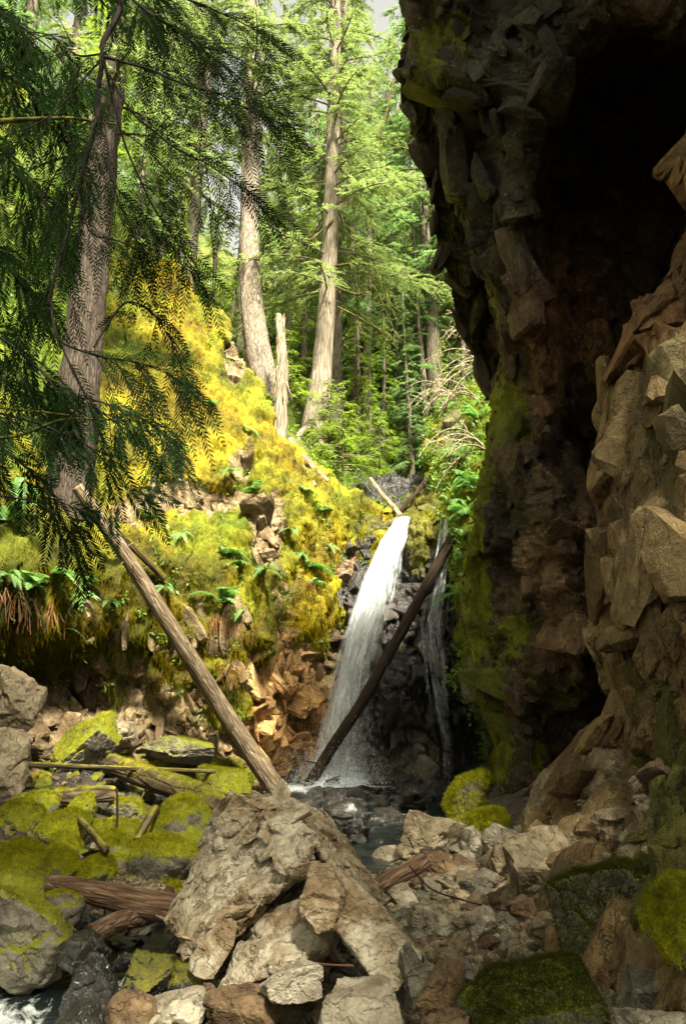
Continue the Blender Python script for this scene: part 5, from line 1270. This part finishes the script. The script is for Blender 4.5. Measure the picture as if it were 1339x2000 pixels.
for k in range(3):
    sheet([1478, 1500, 1520, 1538], [13.85 - .15 * k, 13.75 - .15 * k, 13.65 - .18 * k, 13.5 - .2 * k], [628, 615, 602, 590 - 6 * k], [722, 728, 734, 742 + 5 * k], 40, 30, 61 + k, .10, 0, lambda U, T_: -.12 + .22 * T_ - .2 * np.exp(-(U / .15) ** 2) - .2 * np.exp(-((1 - U) / .15) ** 2), acc)
build_water('waterfall', 'white waterfall fanning down the dark rock into the pool', acc)
acc = Acc(); acc.at = []
for k, (l_, r_) in enumerate([([792, 792, 786, 778, 770, 768, 762, 750], [800, 806, 808, 800, 790, 792, 800, 790])]):
    sheet(py_, [y - .1 for y in Yw], l_, r_, 20, 140, 23 + k, .1, .05, lambda U, T_: -.10 - .06 * T_ + 0 * U, acc)
p2 = [1012, 1080, 1150, 1220, 1300, 1380, 1450, 1520]
sheet(p2, [15.0, 14.8, 14.5, 14.35, 14.35, 14.35, 14.35, 14.3], [858, 850, 830, 820, 826, 836, 846, 852], [886, 886, 880, 874, 884, 888, 890, 896], 30, 150, 31, .1, -.38, lambda U, T_: .0 - .10 * T_ + .05 * np.sin(U * 20), acc)
sheet(p2, [15.0, 14.8, 14.5, 14.35, 14.35, 14.35, 14.35, 14.3], [866, 862, 850, 832, 838, 850, 862, 866], [880, 876, 868, 858, 868, 872, 876, 880], 30, 150, 37, .1, -.5, lambda U, T_: .05 - .10 * T_ + 0 * U, acc)
build_water('thin_waterfall', 'thin lacy trickle of water on the dark rock right of the main fall', acc)
acc = Acc(); acc.at = []
sheet([1915, 1935, 1960, 1990], [5.6, 5.45, 5.25, 5.15], [232, 222, 210, 196], [250, 246, 240, 232], 20, 60, 41, .06, -.05, lambda U, T_: .05 + 0 * U, acc)
build_water('small_cascade', 'small white cascade spilling between two dark boulders at lower left', acc)
# spray where the water lands
acc = Acc(); r = np.random.default_rng(12); n = 12000
p = P(r.normal(660, 42, n), 1530 - np.abs(r.normal(0, 22, n)) ** 1.15, r.normal(13.75, .3, n)); d = nrm(r.normal(size=(n, 3)) * .4 + np.array([0, 0, -1]))
acc.strands(p, d, nrm(np.cross(d, rdir(n, r))), r.uniform(.008, .03, n), .0028)
b = MB('spray'); b.finish(b.principled(Base_Color=(.85, .88, .88), Roughness=.4))
tag(acc.build('water_spray', M['spray'], smooth=False), 'white droplets flying where the waterfall lands', 'spray', kind='stuff')

# ------------------------------------------------------------------ ferns
def fern_mesh(seed, nf, length, droop):
    r = np.random.default_rng(seed); acc = Acc()
    for k in range(nf):
        az = r.uniform(0, 2 * np.pi); el = r.uniform(.3, 1.2); Lf = length * r.uniform(.6, 1.1)
        d = np.array([math.cos(az) * math.cos(el), math.sin(az) * math.cos(el), math.sin(el)]); s = np.linspace(0, 1, 12)
        path = d * (s * Lf)[:, None]; path[:, 2] -= droop * Lf * s ** 2
        acc.tube(path, np.linspace(.004, .0015, 12), 4, cap=False)
        m = 26; u = np.linspace(.1, .98, m); pos = np.stack([np.interp(u, s, path[:, j]) for j in range(3)], -1)
        T = nrm(np.stack([np.interp(u, s, np.gradient(path[:, j])) for j in range(3)], -1)); side = nrm(np.cross(T, [0, 0, 1.0]))
        ln = Lf * .20 * np.sin(np.pi * (u * .82 + .16)) ** .8
        for sg in (-1, 1):
            ld = nrm(side * sg + T * .35 + np.array([0, 0, -.12]) + r.normal(size=(m, 3)) * .05); acc.leaves(pos, ld, T, ln, Lf * .017, kite=.25)
    return acc
def near_surface(Gr, px, py, gxy):
    gx, gy, gd = gxy
    e = (gx - px) ** 2 + (gy - py) ** 2 + gd ** 2 * 2.0
    i = int(np.argmin(np.where(gd > 1, e, 1e9))); return Gr.reshape(-1, 3)[i]
fern_p = [fern_mesh(900, 11, .42, .75).build('sword_fern', M['fern_leaf'], smooth=False), fern_mesh(901, 8, .34, .9).build('sword_fern', M['fern_leaf'], smooth=False), fern_mesh(902, 14, .5, .6).build('sword_fern', M['fern_leaf'], smooth=False)]
pixL = tuple(a.ravel() for a in pix(L)); pixR = tuple(a.ravel() for a in pix(R))
spots = [(432, 1180, 2, 1.0, 'largest sword fern hanging in the middle of the mossy bank'), (470, 1205, 1, 1.0, 'drooping fern just right of the largest one on the bank'), (440, 1085, 0, .8, 'fern near the top of the mossy dome'),
         (352, 1045, 1, .7, 'small fern on the moss below the pale rock band'), (465, 1105, 1, .7, 'small fern on the right shoulder of the mossy dome'), (520, 1115, 0, .7, 'fern at the right rim of the mossy dome'), (600, 1110, 0, .9, 'pale green fern clump by the orange moss near the falls'),
         (618, 1140, 1, .9, 'drooping fern below the pale green clump near the falls'), (585, 1085, 1, .7, 'small fern high on the wall between dome and falls'), (640, 1070, 1, .6, 'tiny fern close to the waterfall lip on its left'), (320, 1150, 1, .7, 'fern on the moss just right of the leaning log'),
         (425, 1250, 1, .6, 'small fern low on the mossy dome'), (300, 1245, 1, .6, 'fern tucked under the leaning log'), (178, 1150, 0, .9, 'fern on the dark moss left of the leaning log'), (165, 1170, 1, .8, 'fern hanging just below another left of the leaning log'),
         (100, 1125, 0, 1.0, 'fern on the left bank above the dark hollow'), (55, 1150, 2, .8, 'broad fern near the left edge over the hollow'), (18, 1130, 1, 1.0, 'fern at the extreme left over the hollow'), (12, 1020, 2, 1.0, 'large fern at the left edge halfway up the bank'),
         (30, 960, 0, 1.0, 'fern at the left edge below the twigs'), (120, 1235, 1, .8, 'low fern hanging at the lip of the dark hollow'), (60, 1200, 1, .7, 'small fern hanging at the lip of the hollow, far left'), (215, 1180, 1, .7, 'small fern directly left of the leaning log foot stubs'),
         (445, 925, 1, .9, 'fern on the rock band under the yellow moss'), (500, 960, 0, .8, 'fern right of the pale rock band'), (590, 960, 1, .8, 'fern below the snag roots'), (630, 1000, 0, .8, 'leafy fern below the ridge crest'), (570, 1040, 1, .8, 'fern above the pale rock spot'),
         (340, 880, 1, .8, 'fern in the yellow moss below the hanging boughs'), (280, 1010, 0, .8, 'fern beside the upper part of the leaning log'), (480, 840, 1, .7, 'fern left of the snag foot'), (410, 790, 1, .7, 'fern at the mossy knob under the boughs')]
first = [True] * 3
def place_fern(v, p, sc, lab, grp):
    if first[v]:
        o = fern_p[v]; first[v] = False; o.location = p; o.scale = (sc,) * 3
    else: o = dup(fern_p[v], p, (random.uniform(-.3, .3), random.uniform(-.3, .3), random.uniform(0, 6.28)), sc)
    o['label'] = lab; o['category'] = 'fern'; o['group'] = grp
for (px, py, v, sc, lab) in spots:
    p = near_surface(L, px, py, pixL) + np.array([.04, -.08, .02]); place_fern(v, tuple(p), sc * 1.6, lab, 'sword ferns on the left bank')
rl = ['fern high on the sunny slope beside the dark cliff', 'fern below the dead arching shrub stems', 'fern over the mossy lip right of the falls', 'fern hanging beside the thin trickle', 'fern on the moss strip halfway down beside the trickle', 'lowest fern on the moss strip beside the trickle']
for i, (px, py) in enumerate([(905, 900), (915, 940), (900, 985), (915, 1010), (905, 1050), (908, 1130), (905, 1165), (925, 860), (895, 930), (935, 820), (885, 880), (950, 780), (930, 960), (900, 1095), (890, 840), (870, 800)]):
    p = near_surface(R, px, py, pixR) + np.array([-.06, -.1, .02])
    if i < 6: place_fern([2, 0, 1][i % 3], tuple(p), 1.5, rl[i], 'ferns right of the falls')
    else: place_fern([2, 0, 1][i % 3], tuple(p), 1.5, 'green fern in the dense growth on the slope right of the falls', 'ferns in the dense growth right of the falls')
# dead brown fronds
acc = Acc(); r = np.random.default_rng(33)
for (px, py, n) in [(430, 1205, 60), (465, 1225, 45), (600, 1145, 30), (70, 1180, 60), (120, 1190, 40), (450, 1300, 40), (30, 1160, 50), (350, 890, 40)]:
    for k in range(n // 2):
        p0 = near_surface(L, px + r.normal() * 14, py + r.normal() * 8, pixL) + np.array([0, -.12, 0]); s = np.linspace(0, 1, 5)[:, None]
        acc.tube(p0 + np.array([r.normal() * .08, -.04, -r.uniform(.15, .42)]) * s + np.array([0, -.08, 0]) * s * (1 - s), np.linspace(.006, .003, 5), 4, cap=False)
tag(acc.build('dead_fronds', M['dry_leaf'], smooth=False), 'withered brown fern fronds hanging under the green ferns', 'dead fronds', kind='stuff')

# pale dead arching shrubs on the right slope
for i, (px, py, Yd, n, lab, sp) in enumerate([(945, 640, 15.0, 6, 'highest pale dead shrub arching out from the dark cliff edge', 1.0), (965, 720, 14.0, 7, 'pale dead shrub with long arching stems beside the mossy cliff', 1.3), (950, 880, 13.4, 8, 'lowest pale dead shrub drooping over the ferny slope', 1.3), (890, 780, 17.5, 7, 'tangled pale dead shrub at the back of the ferny slope', 1.2), (930, 780, 14.6, 7, 'dense twiggy dead shrub in the middle of the ferny slope', 1.0)]):
    acc = Acc(); r = np.random.default_rng(950 + i)
    for k in range(n):
        s = np.linspace(0, 1, 16)[:, None]; ln = sp * r.uniform(.5, 1.2); up = r.uniform(.2, .9)
        bp = np.array([-ln, -r.uniform(-.2, .5), 0]) * s + np.array([0, 0, 1]) * (up * s * 1.5 - (up + r.uniform(.1, .9)) * s ** 2) * ln
        acc.tube(bp, np.linspace(.018, .007, 16), 5, cap=False)
        for q in range(5):
            j = r.integers(4, 15); s2 = np.linspace(0, 1, 7)[:, None]; d = nrm(np.array([-r.uniform(.1, 1), r.normal() * .5, r.normal() * .8]))
            acc.tube(bp[j] + d * s2 * r.uniform(.12, .4) + np.array([0, 0, -.1]) * s2 ** 2, np.linspace(.008, .004, 7), 3, cap=False)
    o = acc.build('dead_shrub', M['twig_pale'], loc=tuple(P(px, py, Yd))); tag(o, lab, 'shrub')
# mossy orange dead limbs among the middle trees
for i, (pts, lab) in enumerate([([(655, 520, 18.0), (700, 515, 17.6), (735, 530, 17.3), (765, 600, 17.1)], 'orange mossy dead limb drooping right of the cedar trunk'), ([(655, 560, 18.0), (700, 575, 17.6), (730, 560, 17.4), (775, 660, 17.2)], 'long mossy twig hanging below the orange limb'),
        ([(650, 430, 18.0), (600, 470, 17.6), (565, 455, 17.3), (545, 480, 17.2)], 'curled mossy dead limb left of the cedar trunk'), ([(660, 600, 18.0), (700, 620, 17.6), (770, 660, 17.3)], 'bare diagonal twig at the centre of the forest'),
        ([(830, 300, 20.8), (760, 280, 20.2), (700, 250, 19.8), (690, 300, 19.6)], 'mossy limb reaching left from the dark slim trunk'), ([(770, 150, 20), (740, 270, 19.6), (700, 350, 19.4), (680, 400, 19.2)], 'mossy limb hanging high in the middle of the forest')]):
    acc = Acc(); base = P(*pts[0]); path = catmull(np.array([P(*p) - base for p in pts]), 40); acc.tube(path, np.linspace(.035, .01, 40), 6, .3, 60 + i); r = np.random.default_rng(970 + i)
    for k in range(26):
        j = r.integers(4, 39); s2 = np.linspace(0, 1, 8)[:, None]; d = nrm(np.array([r.normal() * .6, r.normal() * .4, -r.uniform(.2, 1.2)]))
        acc.tube(path[j] + d * s2 * r.uniform(.15, .6), np.linspace(.014, .005, 8), 4, cap=False)
    tag(acc.build('mossy_limb', M['twig_mossy'], loc=tuple(base)), lab, 'branch')

# ------------------------------------------------------------------ hanging cedar boughs near the camera
def spray(acc, stem, p0, d, length, r, scale=1.0):
    """one feathery drooping frond with leaflets and sub-leaflets"""
    m = 14; s = np.linspace(0, 1, m)[:, None]; side0 = nrm(np.cross(d, [0, 0, 1.0]) + 1e-3)
    path = p0 + d * s * length + np.array([0, 0, -.38 * length]) * s ** 2 + side0 * (r.normal() * .12 * length) * s ** 2
    stem.tube(path, np.linspace(.0022, .0008, m), 4, cap=False)
    n = max(8, int(length / .0165)); u = np.linspace(.04, 1, n); su = s[:, 0]
    pos = np.stack([np.interp(u, su, path[:, j]) for j in range(3)], -1); T = nrm(np.stack([np.interp(u, su, np.gradient(path[:, j])) for j in range(3)], -1))
    pl = nrm(np.cross(T, nrm(rdir(1, r)[0] * .45 + np.array([0, -1.0, .2]))))
    env = np.sin(np.pi * (u * .80 + .17)) ** .6
    for sg in (-1, 1):
        ln = .062 * scale * env * r.uniform(.8, 1.15, n) * (length / .32) ** .5
        ld = nrm(pl * sg * .72 + T * .85 + r.normal(size=(n, 3)) * .06 + np.array([0, 0, -.12]))
        acc.leaves(pos, ld, nrm(np.cross(ld, np.cross(pl, T))), ln, .0042 * scale, kite=.45)
def bough(root, pts, r0, r1, mat, leafmat, seed, start=.15, density=1.0, sub=1.0, sprays=True, scale=1.0):
    r = np.random.default_rng(seed); n = 70
    path = catmull(np.array([P(*p) for p in pts]), n) - np.array(root.location); path = path + np.stack([fbm(path, 2.5, 2, seed + k) for k in range(3)], -1) * .03
    stem = Acc(); acc = Acc(); stem.tube(path, np.linspace(r0, r1, n), 8, .15, seed)
    Ltot = np.linalg.norm(np.diff(path, axis=0), axis=1).sum(); T = nrm(np.gradient(path, axis=0))
    ns = int(Ltot * 10.5 * density)
    if sprays:
        for k in range(ns):
            t = start + (1 - start) * (k + r.uniform()) / ns; i = min(int(t * (n - 1)), n - 2)
            sg = 1 if k % 2 else -1
            sd_ = nrm(np.cross(T[i], [0, -1.0, 0]) + r.normal(size=3) * .35) * sg
            d = nrm(T[i] * r.uniform(.5, 1.1) + sd_ * r.uniform(.3, .9) + np.array([0, r.normal() * .25, -r.uniform(.15, .7)]))
            ls = r.uniform(.22, .5) * sub * (1.1 - .4 * t); s = np.linspace(0, 1, 10)[:, None]
            tw = path[i] + d * s * ls + np.array([0, 0, -.30 * ls]) * s ** 2
            stem.tube(tw, np.linspace(.004, .0015, 10), 5, cap=False)
            nf = max(2, int(ls / .075))
            for q in range(nf):
                j = min(int((q + r.uniform(.2, 1)) / nf * 9), 9); g = 1 if q % 2 else -1
                td = nrm(d + g * nrm(np.cross(d, [0, -1.0, 0])) * r.uniform(.3, .8) + np.array([0, r.normal() * .25, -.35]))
                spray(acc, stem, tw[j], td, r.uniform(.18, .38) * sub ** .5, r, scale)
            spray(acc, stem, tw[-1], nrm(tw[-1] - tw[-3]), r.uniform(.2, .32) * sub ** .5, r, scale)
        spray(acc, stem, path[-1], T[-1], .3, r, scale)
    o = stem.build('bough', M[mat], root)
    if sprays: acc.build('foliage', M[leafmat], o, smooth=False)
    return o
D_, Lt = 'cedar_leaf_shaded', 'cedar_leaf_lit'
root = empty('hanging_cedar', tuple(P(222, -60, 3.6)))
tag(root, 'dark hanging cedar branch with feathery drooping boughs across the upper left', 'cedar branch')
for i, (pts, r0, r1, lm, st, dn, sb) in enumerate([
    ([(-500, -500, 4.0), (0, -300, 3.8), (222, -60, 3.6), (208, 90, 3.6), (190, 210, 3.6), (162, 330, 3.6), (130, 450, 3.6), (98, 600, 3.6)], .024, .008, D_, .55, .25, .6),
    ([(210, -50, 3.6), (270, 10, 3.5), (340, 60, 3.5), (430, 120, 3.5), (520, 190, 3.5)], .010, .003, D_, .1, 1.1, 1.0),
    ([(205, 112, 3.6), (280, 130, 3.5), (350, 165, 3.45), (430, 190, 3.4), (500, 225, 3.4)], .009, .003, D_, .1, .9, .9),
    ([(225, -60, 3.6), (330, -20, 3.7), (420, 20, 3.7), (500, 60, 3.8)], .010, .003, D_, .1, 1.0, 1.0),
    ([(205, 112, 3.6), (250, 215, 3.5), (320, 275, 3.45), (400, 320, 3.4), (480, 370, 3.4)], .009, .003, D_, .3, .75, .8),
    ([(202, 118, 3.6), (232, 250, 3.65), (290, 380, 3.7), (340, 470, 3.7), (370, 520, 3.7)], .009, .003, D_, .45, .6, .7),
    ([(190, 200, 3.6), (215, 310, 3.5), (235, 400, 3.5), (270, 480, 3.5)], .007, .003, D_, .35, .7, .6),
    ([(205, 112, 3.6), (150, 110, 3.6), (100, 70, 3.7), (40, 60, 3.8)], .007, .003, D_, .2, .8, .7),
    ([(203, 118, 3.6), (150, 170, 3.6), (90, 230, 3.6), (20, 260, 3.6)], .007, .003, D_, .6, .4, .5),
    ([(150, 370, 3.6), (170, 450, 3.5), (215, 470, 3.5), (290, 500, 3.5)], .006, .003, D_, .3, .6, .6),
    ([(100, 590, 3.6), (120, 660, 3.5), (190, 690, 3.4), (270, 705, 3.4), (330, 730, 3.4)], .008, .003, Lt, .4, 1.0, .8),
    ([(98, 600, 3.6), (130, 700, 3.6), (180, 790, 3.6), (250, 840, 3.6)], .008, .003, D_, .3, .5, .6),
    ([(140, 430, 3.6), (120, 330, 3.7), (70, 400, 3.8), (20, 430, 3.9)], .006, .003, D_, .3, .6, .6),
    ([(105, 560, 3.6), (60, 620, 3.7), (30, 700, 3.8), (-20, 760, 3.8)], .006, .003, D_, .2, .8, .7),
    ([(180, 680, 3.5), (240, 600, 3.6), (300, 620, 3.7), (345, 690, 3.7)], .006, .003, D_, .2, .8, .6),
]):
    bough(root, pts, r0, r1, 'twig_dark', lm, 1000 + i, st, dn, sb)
root = empty('cedar_tree', tuple(P(-420, 1500, 5.0)))
tag(root, 'shaded cedar whose leafy boughs enter from the left edge of the photo', 'cedar')
V, Q, T = trunk_mesh([np.array(P(-420, 1500, 5.0)) * 0 + np.array([0, 0, -.8]), np.array([0, 0, 3.0]), np.array([.1, 0, 7.0]), np.array([.1, 0, 12.0])], [.30, .26, .22, .15], 24, 80, 77, .12, .3)
new_mesh('trunk', V, [Q, T], M['cedar_bark'], root)
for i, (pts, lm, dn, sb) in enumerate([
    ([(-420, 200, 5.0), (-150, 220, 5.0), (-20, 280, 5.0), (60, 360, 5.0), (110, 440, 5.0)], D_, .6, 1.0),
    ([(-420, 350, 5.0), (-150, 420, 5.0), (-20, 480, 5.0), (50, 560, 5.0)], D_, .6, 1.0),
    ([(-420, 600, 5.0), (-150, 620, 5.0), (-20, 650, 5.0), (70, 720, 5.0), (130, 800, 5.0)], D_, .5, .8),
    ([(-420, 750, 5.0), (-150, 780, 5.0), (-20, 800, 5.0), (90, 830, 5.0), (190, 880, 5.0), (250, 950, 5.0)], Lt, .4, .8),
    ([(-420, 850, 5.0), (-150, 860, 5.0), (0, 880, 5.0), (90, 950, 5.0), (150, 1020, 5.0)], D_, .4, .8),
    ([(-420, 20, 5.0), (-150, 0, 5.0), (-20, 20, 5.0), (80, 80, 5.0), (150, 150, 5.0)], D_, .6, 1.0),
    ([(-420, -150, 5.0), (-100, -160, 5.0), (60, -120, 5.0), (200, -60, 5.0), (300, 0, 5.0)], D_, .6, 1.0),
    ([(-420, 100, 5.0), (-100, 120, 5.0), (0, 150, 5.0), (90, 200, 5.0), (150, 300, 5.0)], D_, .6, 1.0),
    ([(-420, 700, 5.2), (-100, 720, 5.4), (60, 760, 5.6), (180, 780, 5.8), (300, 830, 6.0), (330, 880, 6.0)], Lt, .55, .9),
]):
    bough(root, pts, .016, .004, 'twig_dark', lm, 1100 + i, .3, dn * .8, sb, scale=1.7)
for i, (pts, r0, lab) in enumerate([([(-420, 250, 4.2), (-40, 242, 4.2), (60, 238, 4.2), (150, 232, 4.2), (222, 240, 4.2)], .024, 'straight moss covered branch entering at the upper left edge'), ([(-420, 900, 4.4), (-30, 862, 4.4), (50, 850, 4.4), (120, 820, 4.4), (190, 815, 4.4), (265, 818, 4.4)], .014, 'thin mossy twig reaching right across the trunk foot'),
        ([(-300, 790, 4.4), (-30, 790, 4.4), (60, 797, 4.4), (140, 812, 4.4)], .009, 'short thin mossy twig above the longer mossy twig'), ([(-300, 940, 4.4), (-20, 965, 4.4), (60, 978, 4.4), (105, 1005, 4.4)], .009, 'bare twig near the left edge over the ferns'),
        ([(420, 400, 5.0), (416, 440, 5.0), (420, 500, 5.0), (418, 545, 5.0)], .005, 'thin dangling twig below the boughs')]):
    root2 = empty('bare_branch', tuple(P(*pts[1]))); tag(root2, lab, 'branch')
    bough(root2, pts, r0, .005, 'twig_mossy' if i < 3 else 'twig_dark', D_, 1200 + i, sprays=False)
